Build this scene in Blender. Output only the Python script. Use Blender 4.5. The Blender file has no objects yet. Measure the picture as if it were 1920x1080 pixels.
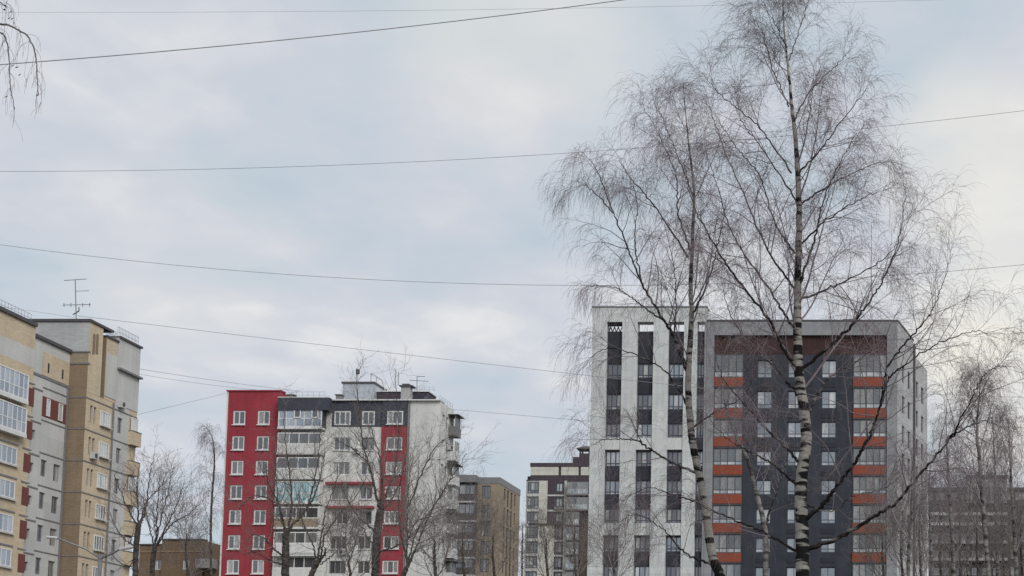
import bpy, math, random
import numpy as np
from mathutils import Matrix, Vector

# ------------------------------------------------------------------ camera
SC = bpy.context.scene
COL = SC.collection
FPX, PX0, PY0, PITCH, EYE = 2700.0, 1750.0, 1164.0, math.radians(5.0), 1.6
cam = bpy.data.cameras.new('camera')
cam.sensor_width = 36.0
cam.lens = FPX / 1920 * 36.0
cam.shift_x = (960 - PX0) / 1920
cam.shift_y = (PY0 - 540) / 1920
cam.clip_start, cam.clip_end = 0.5, 6000
co = bpy.data.objects.new('camera', cam); COL.objects.link(co)
co.location = (0, 0, EYE); co.rotation_euler = (math.radians(90) + PITCH, 0, 0)
SC.camera = co

def ray(px, py):
    a, b = (px - PX0) / FPX, -(py - PY0) / FPX
    c, s = math.cos(PITCH), math.sin(PITCH)
    return (a, c - b * s, s + b * c)

def P(px, py, Y):
    r = ray(px, py); t = Y / r[1]
    return Vector((r[0] * t, Y, EYE + r[2] * t))

# ------------------------------------------------------------------ sky and sun
SUN_EL, SUN_AZ = math.radians(38), math.radians(138)      # azimuth clockwise from +Y (view direction)
W = bpy.data.worlds.new('World'); SC.world = W; W.use_nodes = True
nt = W.node_tree; nt.nodes.clear()
def N(t, tree=None, **kw):
    n = (tree or nt).nodes.new(t)
    for k, v in kw.items(): setattr(n, k, v)
    return n
def math_node(tree, op, a, b=None, clamp=False):
    m = tree.nodes.new('ShaderNodeMath'); m.operation = op; m.use_clamp = clamp
    for i, v in enumerate((a, b)):
        if v is None: continue
        if isinstance(v, (int, float)): m.inputs[i].default_value = v
        else: tree.links.new(v, m.inputs[i])
    return m.outputs[0]
def mix_col(tree, fac, a, b, blend='MIX'):
    m = tree.nodes.new('ShaderNodeMix'); m.data_type = 'RGBA'; m.blend_type = blend
    for key, v in ((0, fac), (6, a), (7, b)):
        if isinstance(v, (int, float)): m.inputs[key].default_value = v
        elif isinstance(v, tuple): m.inputs[key].default_value = (*v, 1)
        else: tree.links.new(v, m.inputs[key])
    return m.outputs[2]
def ramp(tree, fac, stops, interp='LINEAR'):
    r = tree.nodes.new('ShaderNodeValToRGB'); r.color_ramp.interpolation = interp
    els = r.color_ramp.elements
    while len(els) < len(stops): els.new(0.5)
    for e, (p, c) in zip(els, stops):
        e.position = p; e.color = (*c, 1) if len(c) == 3 else c
    tree.links.new(fac, r.inputs[0]); return r.outputs[0]

out = N('ShaderNodeOutputWorld'); bg = N('ShaderNodeBackground')
tc = N('ShaderNodeTexCoord'); L = nt.links.new
sep = N('ShaderNodeSeparateXYZ'); L(tc.outputs['Generated'], sep.inputs[0])
zz = math_node(nt, 'ADD', math_node(nt, 'MAXIMUM', sep.outputs[2], 0.0), 0.22)
cmb = N('ShaderNodeCombineXYZ')
L(math_node(nt, 'DIVIDE', sep.outputs[0], zz), cmb.inputs[0]); L(math_node(nt, 'DIVIDE', sep.outputs[1], zz), cmb.inputs[1])
def sky_noise(scale, detail, off, dist=0.0, rough=0.5):
    mp = N('ShaderNodeMapping'); mp.inputs['Location'].default_value = off; L(cmb.outputs[0], mp.inputs[0])
    n = N('ShaderNodeTexNoise'); n.inputs['Scale'].default_value = scale; n.inputs['Detail'].default_value = detail
    n.inputs['Roughness'].default_value = rough; n.inputs['Distortion'].default_value = dist
    L(mp.outputs[0], n.inputs[0]); return n.outputs['Fac']
big = sky_noise(1.7, 4, (3.1, 1.4, 0), 0.3)
mid = sky_noise(5.2, 6, (0.4, 7.2, 2), 0.2)
fine = sky_noise(11.0, 5, (2.0, 3.7, 4), 0.3)
mixn = math_node(nt, 'ADD', math_node(nt, 'MULTIPLY', big, 0.42), math_node(nt, 'ADD', math_node(nt, 'MULTIPLY', mid, 0.42), math_node(nt, 'MULTIPLY', fine, 0.16)))
cloud = ramp(nt, mixn, [(0.39, (0.515, 0.600, 0.670)), (0.455, (0.575, 0.635, 0.700)), (0.505, (0.620, 0.650, 0.715)), (0.55, (0.675, 0.700, 0.740)), (0.61, (0.785, 0.795, 0.800))])
# thin places in the cloud deck where the hidden sun warms it
def glow(px, py, width):
    d = Vector(ray(px, py)).normalized()
    vm = N('ShaderNodeVectorMath', operation='DOT_PRODUCT'); vm.inputs[1].default_value = d
    nn = N('ShaderNodeVectorMath', operation='NORMALIZE'); L(tc.outputs['Generated'], nn.inputs[0]); L(nn.outputs[0], vm.inputs[0])
    mr = N('ShaderNodeMapRange', interpolation_type='SMOOTHERSTEP'); mr.inputs[1].default_value = math.cos(math.radians(width)); mr.inputs[2].default_value = 1.0
    L(vm.outputs['Value'], mr.inputs[0]); return mr.outputs[0]
patch = sky_noise(3.0, 5, (5.0, 2.0, 1), 0.4)
patch = ramp(nt, patch, [(0.36, (0.3,) * 3), (0.60, (1, 1, 1))])
for (px, py, wd, amt) in ((1890, 690, 5.5, 1.0), (1830, 315, 5, 0.75), (980, 70, 6, 0.36), (330, 475, 5, 0.25)):
    f = math_node(nt, 'MULTIPLY', math_node(nt, 'MULTIPLY', glow(px, py, wd), patch), amt, True)
    cloud = mix_col(nt, f, cloud, (0.920, 0.890, 0.795))
sky = N('ShaderNodeTexSky', sky_type='NISHITA', sun_disc=False)
sky.sun_elevation, sky.sun_rotation = SUN_EL, SUN_AZ
skyc = mix_col(nt, 1.0, sky.outputs[0], (0.08, 0.08, 0.08), 'MULTIPLY')
final = mix_col(nt, 0.95, skyc, cloud)
L(final, bg.inputs[0]); bg.inputs[1].default_value = 0.775; L(bg.outputs[0], out.inputs[0])

sl = bpy.data.lights.new('sun', 'SUN'); sl.energy = 1.5; sl.angle = math.radians(30); sl.color = (1.0, 0.955, 0.90)
so = bpy.data.objects.new('sun', sl); COL.objects.link(so)
sd = Vector((math.sin(SUN_AZ) * math.cos(SUN_EL), math.cos(SUN_AZ) * math.cos(SUN_EL), math.sin(SUN_EL)))
so.rotation_euler = (-sd).to_track_quat('-Z', 'Y').to_euler(); so.location = (60, -40, 90)

SC.view_settings.view_transform = 'Standard'; SC.view_settings.look = 'None'
SC.view_settings.exposure = 0.4; SC.view_settings.gamma = 1.0; SC.view_settings.use_curve_mapping = False
SC.render.engine = 'CYCLES'
SC.cycles.use_denoising = False
SC.cycles.max_bounces = 5; SC.cycles.diffuse_bounces = 3; SC.cycles.glossy_bounces = 2
SC.render.filter_size = 1.6

# ------------------------------------------------------------------ materials
MATS = {}
def new_mat(name):
    m = bpy.data.materials.new(name); m.use_nodes = True
    t = m.node_tree; b = t.nodes['Principled BSDF']
    MATS[name] = m
    return m, t, b
def tex_coord(t, scale=(1, 1, 1), kind='Object'):
    c = t.nodes.new('ShaderNodeTexCoord'); mp = t.nodes.new('ShaderNodeMapping'); mp.inputs['Scale'].default_value = scale
    t.links.new(c.outputs[kind], mp.inputs[0]); return mp.outputs[0]
def noise(t, vec, scale, detail=4, rough=0.55):
    n = t.nodes.new('ShaderNodeTexNoise'); n.inputs['Scale'].default_value = scale; n.inputs['Detail'].default_value = detail
    n.inputs['Roughness'].default_value = rough; t.links.new(vec, n.inputs[0]); return n.outputs['Fac']
def plaster(name, col, rough=0.85, streak=0.22, joints=None, jcol=0.75, brick=False):
    """painted render, panel or brick: mottling, rain streaks and, if asked, fine joints"""
    m, t, b = new_mat(name)
    n1 = noise(t, tex_coord(t), 0.35, 5); n2 = noise(t, tex_coord(t, (1.6, 1.6, 0.12)), 1.0, 5); n3 = noise(t, tex_coord(t), 6.0, 3)
    v = math_node(t, 'ADD', math_node(t, 'MULTIPLY', n1, 0.40), math_node(t, 'ADD', math_node(t, 'MULTIPLY', n2, 0.40), math_node(t, 'MULTIPLY', n3, 0.20)))
    dark = tuple(c * (1 - streak * 1.25) for c in col); lite = tuple(min(0.85, c * (1 + streak * 0.8)) for c in col)
    c = ramp(t, v, [(0.34, dark), (0.66, lite)])
    if joints:
        vec = tex_coord(t)
        s = t.nodes.new('ShaderNodeSeparateXYZ'); t.links.new(vec, s.inputs[0])
        cb = t.nodes.new('ShaderNodeCombineXYZ')
        t.links.new(math_node(t, 'ADD', s.outputs[0], s.outputs[1]), cb.inputs[0]); t.links.new(s.outputs[2], cb.inputs[1])
        br = t.nodes.new('ShaderNodeTexBrick'); br.offset = 0.5 if brick else 0.0
        br.inputs['Scale'].default_value = 1.0; br.inputs['Brick Width'].default_value = joints[0]; br.inputs['Row Height'].default_value = joints[1]
        br.inputs['Mortar Size'].default_value = joints[2]; br.inputs['Mortar Smooth'].default_value = 0.3
        br.inputs['Color1'].default_value = (1, 1, 1, 1); br.inputs['Color2'].default_value = (0.86, 0.86, 0.87, 1); br.inputs['Mortar'].default_value = (jcol, jcol, jcol, 1)
        t.links.new(cb.outputs[0], br.inputs[0])
        c = mix_col(t, 1.0, c, br.outputs[0], 'MULTIPLY')
    t.links.new(c, b.inputs['Base Color']); b.inputs['Roughness'].default_value = rough
    b.inputs['Specular IOR Level'].default_value = 0.25
    return m
def plain(name, col, rough=0.6, metal=0.0, var=0.12):
    m, t, b = new_mat(name)
    n = noise(t, tex_coord(t), 2.5, 4)
    t.links.new(ramp(t, n, [(0.3, tuple(c * (1 - var) for c in col)), (0.7, tuple(min(1, c * (1 + var)) for c in col))]), b.inputs['Base Color'])
    b.inputs['Roughness'].default_value = rough; b.inputs['Metallic'].default_value = metal
    return m
def glass(name, tints, refl=0.32, tint=(0.86, 0.92, 0.97)):
    """window glass with the room or curtain behind it; what shows differs from pane to pane"""
    m, t, b = new_mat(name)
    oi = t.nodes.new('ShaderNodeObjectInfo')
    stops = [(i / len(tints), c) for i, c in enumerate(tints)]
    inner = ramp(t, oi.outputs['Random'], stops, 'CONSTANT')
    fold = noise(t, tex_coord(t, (9, 9, 0.7)), 1.0, 3)
    inner = mix_col(t, 0.75, inner, ramp(t, fold, [(0.35, (0.45,) * 3), (0.65, (1.25,) * 3)]), 'MULTIPLY')
    t.links.new(inner, b.inputs['Base Color']); b.inputs['Roughness'].default_value = 0.5
    g = t.nodes.new('ShaderNodeBsdfGlossy'); g.inputs[0].default_value = (*tint, 1); g.inputs['Roughness'].default_value = 0.04
    wav = noise(t, tex_coord(t), 1.3, 2); bp = t.nodes.new('ShaderNodeBump'); bp.inputs['Strength'].default_value = 0.06; bp.inputs['Distance'].default_value = 0.2
    t.links.new(wav, bp.inputs['Height']); t.links.new(bp.outputs[0], g.inputs['Normal'])
    mx = t.nodes.new('ShaderNodeMixShader'); mx.inputs[0].default_value = refl
    t.links.new(b.outputs[0], mx.inputs[1]); t.links.new(g.outputs[0], mx.inputs[2])
    t.links.new(mx.outputs[0], t.nodes['Material Output'].inputs[0])
    return m

plaster('red_render', (0.325, 0.046, 0.062), streak=0.2)
plaster('charcoal_render', (0.060, 0.066, 0.085), streak=0.15)
plaster('pale_render', (0.66, 0.67, 0.645), streak=0.16)
plaster('grey_panel', (0.54, 0.545, 0.53), streak=0.13, joints=(3.0, 2.8, 0.02), jcol=0.8)
plaster('grey_brick', (0.46, 0.465, 0.465), streak=0.14, joints=(0.5, 0.14, 0.012), jcol=0.78, brick=True)
plaster('beige_brick', (0.60, 0.505, 0.365), streak=0.13, joints=(0.5, 0.15, 0.012), jcol=0.82, brick=True)
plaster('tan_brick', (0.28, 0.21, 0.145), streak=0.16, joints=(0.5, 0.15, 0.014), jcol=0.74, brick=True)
plaster('ochre_brick', (0.33, 0.275, 0.20), streak=0.14, joints=(0.5, 0.15, 0.012), jcol=0.82, brick=True)
plaster('brown_brick', (0.205, 0.142, 0.092), streak=0.25, joints=(0.5, 0.15, 0.012), jcol=0.82, brick=True)
plaster('red_panel', (0.175, 0.062, 0.055), streak=0.18)
plaster('white_panel', (0.62, 0.65, 0.645), streak=0.15, joints=(1.2, 0.6, 0.012), jcol=0.84)
plaster('ash_panel', (0.30, 0.31, 0.325), streak=0.16, joints=(1.2, 0.6, 0.012), jcol=0.86)
plaster('night_panel', (0.038, 0.041, 0.053), streak=0.16, joints=(1.2, 0.6, 0.012), jcol=0.8)
plaster('slate_panel', (0.046, 0.053, 0.068), streak=0.26, joints=(1.2, 0.6, 0.012), jcol=0.86)
plaster('maroon_panel', (0.062, 0.032, 0.031), streak=0.2, joints=(0.3, 3.0, 0.012), jcol=0.7)
plaster('orange_panel', (0.27, 0.070, 0.040), streak=0.16)
plaster('cream_panel', (0.60, 0.60, 0.53), streak=0.1, joints=(1.5, 0.42, 0.03), jcol=0.72)
plaster('plum_panel', (0.070, 0.058, 0.072), streak=0.12)
plaster('light_ash', (0.47, 0.475, 0.48), streak=0.18, joints=(1.2, 0.6, 0.012), jcol=0.86)
plaster('dusk_panel', (0.085, 0.078, 0.076), streak=0.25)
plaster('umber_panel', (0.075, 0.062, 0.058), streak=0.25)
plaster('dull_panel', (0.40, 0.395, 0.39), streak=0.2)
plain('trim_dark', (0.075, 0.070, 0.078), 0.6)
plain('trim_grey', (0.19, 0.19, 0.20), 0.6)
plain('trim_white', (0.66, 0.67, 0.67), 0.5, var=0.06)
plain('trim_pale', (0.50, 0.50, 0.49), 0.6)
plain('frame_dark', (0.055, 0.065, 0.085), 0.5)
plain('frame_white', (0.70, 0.70, 0.69), 0.45, var=0.06)
plain('frame_grey', (0.27, 0.27, 0.28), 0.5)
plain('red_trim', (0.30, 0.03, 0.05), 0.6)
plain('steel', (0.22, 0.23, 0.24), 0.5, 0.3)
plain('roof_sheet', (0.42, 0.46, 0.50), 0.5)
plain('cable', (0.30, 0.31, 0.33), 0.7)
plain('shade', (0.03, 0.03, 0.034), 0.9)
glass('glass_flat', [(0.04, 0.045, 0.05), (0.12, 0.115, 0.11), (0.05, 0.05, 0.055), (0.26, 0.25, 0.235), (0.075, 0.075, 0.08), (0.36, 0.35, 0.33)], 0.14)
glass('glass_dim', [(0.035, 0.04, 0.05), (0.10, 0.10, 0.105), (0.05, 0.05, 0.055), (0.16, 0.155, 0.15)], 0.12)
glass('glass_sky', [(0.10, 0.12, 0.14), (0.30, 0.31, 0.32), (0.03, 0.035, 0.045), (0.46, 0.46, 0.45), (0.14, 0.155, 0.17), (0.025, 0.03, 0.04), (0.34, 0.33, 0.30), (0.06, 0.075, 0.09)], 0.30)
glass('glass_loggia', [(0.10, 0.105, 0.10), (0.19, 0.185, 0.17), (0.07, 0.08, 0.085), (0.24, 0.24, 0.23)], 0.13)
glass('glass_turquoise', [(0.20, 0.42, 0.46), (0.30, 0.52, 0.55), (0.16, 0.36, 0.40)], 0.3, (0.8, 0.98, 1.0))
glass('glass_blue', [(0.15, 0.19, 0.24), (0.26, 0.30, 0.35), (0.10, 0.13, 0.17), (0.34, 0.37, 0.41)], 0.30, (0.86, 0.92, 1.0))
glass('glass_black', [(0.02, 0.02, 0.025), (0.035, 0.035, 0.04)], 0.08)
glass('glass_milk', [(0.34, 0.37, 0.365), (0.46, 0.48, 0.47), (0.25, 0.28, 0.28), (0.40, 0.42, 0.40)], 0.22)

def bark(name, dark, lite, lo, hi, scale, rings=True):
    m, t, b = new_mat(name)
    if rings:
        r1 = noise(t, tex_coord(t, (1.3, 1.3, 6.2)), scale, 3, 0.5); r2 = noise(t, tex_coord(t, (2.5, 2.5, 22)), scale, 3); r3 = noise(t, tex_coord(t, (1, 1, 0.35)), 3.2, 4)
        v = math_node(t, 'ADD', math_node(t, 'MULTIPLY', r1, 0.66), math_node(t, 'ADD', math_node(t, 'MULTIPLY', r2, 0.16), math_node(t, 'MULTIPLY', r3, 0.18)))
        # old bark low on the stem is fissured and black
        c_ = t.nodes.new('ShaderNodeTexCoord'); sp = t.nodes.new('ShaderNodeSeparateXYZ'); t.links.new(c_.outputs['Object'], sp.inputs[0])
        mr = t.nodes.new('ShaderNodeMapRange'); mr.inputs[1].default_value = 6.4; mr.inputs[2].default_value = 4.2; mr.inputs[3].default_value = 0.0; mr.inputs[4].default_value = 0.07
        t.links.new(sp.outputs[2], mr.inputs[0]); v = math_node(t, 'SUBTRACT', v, mr.outputs[0])
    else: v = noise(t, tex_coord(t, (1, 1, 2.2)), scale * 2.1, 4)
    c = ramp(t, v, [(lo, dark), (hi, lite)])
    c = mix_col(t, 0.6, c, ramp(t, noise(t, tex_coord(t), 11, 4), [(0.3, (0.5,) * 3), (0.7, (1.1,) * 3)]), 'MULTIPLY')
    t.links.new(c, b.inputs['Base Color']); b.inputs['Roughness'].default_value = 0.9
    b.inputs['Specular IOR Level'].default_value = 0.15
    return m
bark('birch_bark', (0.014, 0.013, 0.013), (0.34, 0.325, 0.295), 0.472, 0.522, 1.0)
bark('birch_limb', (0.026, 0.022, 0.023), (0.24, 0.225, 0.21), 0.49, 0.62, 1.3)
bark('far_birch_bark', (0.05, 0.046, 0.044), (0.25, 0.24, 0.225), 0.42, 0.56, 1.0)
bark('near_bark', (0.10, 0.095, 0.095), (0.20, 0.19, 0.185), 0.36, 0.66, 2.0, False)
bark('grey_bark', (0.036, 0.032, 0.031), (0.12, 0.108, 0.10), 0.36, 0.66, 2.0, False)
plain('birch_twig', (0.215, 0.178, 0.195), 0.9, var=0.25)
plain('bare_twig', (0.185, 0.162, 0.152), 0.9, var=0.25)
plain('far_twig', (0.19, 0.175, 0.172), 0.9, var=0.2)
plain('dry_leaf', (0.060, 0.045, 0.030), 0.9, var=0.3)

# ------------------------------------------------------------------ mesh helpers
class MB:
    def __init__(s): s.v = []; s.f = []
    def box(s, x0, x1, y0, y1, z0, z1):
        if x1 < x0: x0, x1 = x1, x0
        if y1 < y0: y0, y1 = y1, y0
        if z1 < z0: z0, z1 = z1, z0
        i = len(s.v)
        s.v += [(x0, y0, z0), (x1, y0, z0), (x1, y1, z0), (x0, y1, z0), (x0, y0, z1), (x1, y0, z1), (x1, y1, z1), (x0, y1, z1)]
        s.f += [(i, i+3, i+2, i+1), (i+4, i+5, i+6, i+7), (i, i+1, i+5, i+4), (i+1, i+2, i+6, i+5), (i+2, i+3, i+7, i+6), (i+3, i, i+4, i+7)]
        return s
    def prism(s, pts, z0, z1):
        """vertical prism over a convex plan polygon given counter-clockwise"""
        n = len(pts); i = len(s.v)
        s.v += [(x, y, z0) for x, y in pts] + [(x, y, z1) for x, y in pts]
        s.f.append(tuple(i + k for k in reversed(range(n)))); s.f.append(tuple(i + n + k for k in range(n)))
        for k in range(n):
            j = (k + 1) % n; s.f.append((i+k, i+j, i+n+j, i+n+k))
        return s
    def quad(s, a, b, c, d):
        i = len(s.v); s.v += [a, b, c, d]; s.f.append((i, i+1, i+2, i+3)); return s
    def bar(s, a, b, r, sides=6):
        a, b = Vector(a), Vector(b); d = (b - a).normalized()
        u = d.cross(Vector((0.31, 0.2, 0.93))).normalized(); w = d.cross(u); i = len(s.v)
        for p in (a, b):
            for k in range(sides):
                an = 2 * math.pi * k / sides; s.v.append(tuple(p + u * math.cos(an) * r + w * math.sin(an) * r))
        for k in range(sides):
            j = (k + 1) % sides; s.f.append((i+k, i+j, i+sides+j, i+sides+k))
        s.f.append(tuple(i + k for k in reversed(range(sides)))); s.f.append(tuple(i + sides + k for k in range(sides)))
        return s
    def mesh(s, name):
        me = bpy.data.meshes.new(name); me.from_pydata(s.v, [], s.f); me.update(); return me

def link(name, data, mat=None, parent=None, loc=(0, 0, 0), rz=0.0):
    o = bpy.data.objects.new(name, data); COL.objects.link(o)
    if mat and data is not None and not data.materials: data.materials.append(MATS[mat])
    o.parent = parent; o.location = loc; o.rotation_euler = (0, 0, rz)
    return o
def tag(o, label=None, cat=None, group=None, kind=None):
    for k, v in (('label', label), ('category', cat), ('group', group), ('kind', kind)):
        if v: o[k] = v
    return o
CACHE = {}
def cached(key, make):
    if key not in CACHE: CACHE[key] = make()
    return CACHE[key]

class Facade:
    """a vertical wall plane: origin on the ground, unit direction u along the wall; outward is u turned by -90 degrees"""
    def __init__(s, o, u):
        s.o = Vector((o[0], o[1], 0)); l = math.hypot(*u[:2]); s.u = Vector((u[0] / l, u[1] / l, 0)); s.n = Vector((s.u.y, -s.u.x, 0))
        s.rz = math.atan2(s.u.y, s.u.x)
    def sz(s, px, py):
        r = ray(px, py)
        # o + k u = t r
        det = r[0] * (-s.u.y) + s.u.x * r[1]
        t = (s.o.x * (-s.u.y) + s.u.x * s.o.y) / det
        x, y = r[0] * t, r[1] * t
        return (x - s.o.x) * s.u.x + (y - s.o.y) * s.u.y, EYE + r[2] * t
    def S(s, px, py): return s.sz(px, py)[0]
    def Z(s, px, py): return s.sz(px, py)[1]
    def at(s, k, z, out=0.0): return s.o + s.u * k + s.n * out + Vector((0, 0, z))

class Building:
    def __init__(s, name, label, cat, base):
        s.root = tag(link(name, None, loc=(base[0], base[1], 0)), label, cat); s.base = Vector((base[0], base[1], 0))
        s.root.empty_display_size = 2
    def put(s, name, data, mat, F, k, z, out=0.0, parent=None):
        o = link(name, data, mat, s.root, F.at(k, z, out) - s.base, F.rz)
        return o
    def sub(s, name, data, mat, parent, loc): return link(name, data, mat, parent, loc)
    def box(s, F, name, mat, s0, s1, z0, z1, out, depth):
        """a box whose front stands 'out' metres proud of the wall plane and reaches 'depth' metres back"""
        w, h = round(s1 - s0, 3), round(z1 - z0, 3)
        me = cached(('box', w, h, round(depth, 3), mat), lambda: MB().box(0, w, 0, depth, 0, h).mesh(name))
        return s.put(name, me, mat, F, s0, z0, out)
    def wall(s, F, mat, s0, s1, z0, z1, holes=(), out=0.0, depth=0.3, name='wall'):
        mb = MB()
        xs = sorted({s0, s1, *[h[0] for h in holes], *[h[1] for h in holes]}); zs = sorted({z0, z1, *[h[2] for h in holes], *[h[3] for h in holes]})
        xs = [x for x in xs if s0 - 1e-6 <= x <= s1 + 1e-6]; zs = [z for z in zs if z0 - 1e-6 <= z <= z1 + 1e-6]
        for i in range(len(xs) - 1):
            run = None
            for j in range(len(zs) - 1):
                cx, cz = (xs[i] + xs[i+1]) / 2, (zs[j] + zs[j+1]) / 2
                if any(h[0] < cx < h[1] and h[2] < cz < h[3] for h in holes):
                    if run is not None: mb.quad((xs[i]-s0, 0, run-z0), (xs[i+1]-s0, 0, run-z0), (xs[i+1]-s0, 0, zs[j]-z0), (xs[i]-s0, 0, zs[j]-z0)); run = None
                elif run is None: run = zs[j]
            if run is not None: mb.quad((xs[i]-s0, 0, run-z0), (xs[i+1]-s0, 0, run-z0), (xs[i+1]-s0, 0, zs[-1]-z0), (xs[i]-s0, 0, zs[-1]-z0))
        w, h = s1 - s0, z1 - z0; d = depth
        i_ = 0.02
        mb.quad((i_, d, 0), (0, 0, 0), (0, 0, h), (i_, d, h)); mb.quad((w, 0, 0), (w - i_, d, 0), (w - i_, d, h), (w, 0, h)); mb.quad((0, 0, h), (w, 0, h), (w - i_, d, h), (i_, d, h))
        for a, b, c, e in holes:
            a, b, c, e = a - s0, b - s0, c - z0, e - z0
            mb.quad((a, 0, c), (a, d, c), (a, d, e), (a, 0, e)); mb.quad((b, d, c), (b, 0, c), (b, 0, e), (b, d, e))
            mb.quad((a, 0, c), (b, 0, c), (b, d, c), (a, d, c)); mb.quad((a, 0, e), (a, d, e), (b, d, e), (b, 0, e))
        return s.put(name, mb.mesh(name), mat, F, s0, z0, out)
    def window(s, F, s0, s1, z0, z1, cols=2, transom=None, frame='frame_white', pane='glass_flat', inset=0.10, fw=0.09, out=0.0, name='window', sill=None, low_pane=None):
        w, h = round(s1 - s0, 2), round(z1 - z0, 2)
        fr = list(cols) if isinstance(cols, (list, tuple)) else [1.0 / cols] * cols
        tot = sum(fr); xs = [0.0]
        for c in fr: xs.append(xs[-1] + c / tot)
        zs = [0.0, 1.0] if not transom else [0.0, transom, 1.0]
        key = ('win', w, h, tuple(round(x, 3) for x in xs), tuple(zs), frame, fw)
        def mk():
            mb = MB(); t = 0.09
            mb.box(0, fw, 0, t, 0, h); mb.box(w - fw, w, 0, t, 0, h); mb.box(fw, w - fw, 0, t, 0, fw); mb.box(fw, w - fw, 0, t, h - fw, h)
            for x in xs[1:-1]: mb.box(x * w - fw * .4, x * w + fw * .4, 0.01, t - 0.01, fw, h - fw)
            for z in zs[1:-1]: mb.box(fw, w - fw, 0.014, t - 0.016, z * h - fw * .4, z * h + fw * .4)
            return mb.mesh(name)
        o = s.put(name, cached(key, mk), frame, F, s0, z0, out - inset)
        for i in range(len(xs) - 1):
            for j in range(len(zs) - 1):
                pm = low_pane if (low_pane and j == 0 and len(zs) > 2) else pane
                pw, ph = round((xs[i+1] - xs[i]) * w - 0.02, 3), round((zs[j+1] - zs[j]) * h - 0.02, 3)
                me = cached(('pane', pw, ph, pm), lambda: MB().box(0, pw, 0, 0.03, 0, ph).mesh('pane'))
                link('pane', me, pm, o, (xs[i] * w + 0.01, 0.04, zs[j] * h + 0.01))
        if sill:
            me = cached(('sill', w, sill), lambda: MB().box(-0.05, w + 0.05, -0.22, 0.0, -0.10, 0.0).mesh('sill'))
            link('sill', me, sill, o, (0, 0, 0))
        return o
    def core(s, pts, z1, mat='shade', name='building_core', z0=0.0):
        me = MB().prism([(p[0] - s.base.x, p[1] - s.base.y) for p in pts], z0, z1).mesh(name)
        return link(name, me, mat, s.root)
    def bars(s, name, mat, bars, r=0.03, sides=5):
        mb = MB()
        for a, b in bars: mb.bar(Vector(a) - s.base, Vector(b) - s.base, r, sides)
        return link(name, mb.mesh(name), mat, s.root)
    def railing(s, F, s0, s1, z, h, n, out=-0.2, r=0.016):
        b = [(F.at(s0, z + h, out), F.at(s1, z + h, out)), (F.at(s0, z + h * .5, out), F.at(s1, z + h * .5, out))]
        for i in range(n + 1):
            k = s0 + (s1 - s0) * i / n; b.append((F.at(k, z, out), F.at(k, z + h, out)))
        return s.bars('railing', 'steel', b, r)

# ------------------------------------------------------------------ ground
m, t, b = new_mat('ground')
g1 = noise(t, tex_coord(t), 0.08, 6); g2 = noise(t, tex_coord(t), 1.5, 6)
c = ramp(t, math_node(t, 'ADD', math_node(t, 'MULTIPLY', g1, .6), math_node(t, 'MULTIPLY', g2, .4)), [(0.38, (0.055, 0.060, 0.030)), (0.5, (0.10, 0.085, 0.055)), (0.62, (0.13, 0.115, 0.085))])
t.links.new(c, b.inputs['Base Color']); b.inputs['Roughness'].default_value = 0.95
tag(link('ground', MB().quad((-1500, -1500, 0), (1500, -1500, 0), (1500, 3000, 0), (-1500, 3000, 0)).mesh('ground'), 'ground'), kind='structure')

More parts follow.
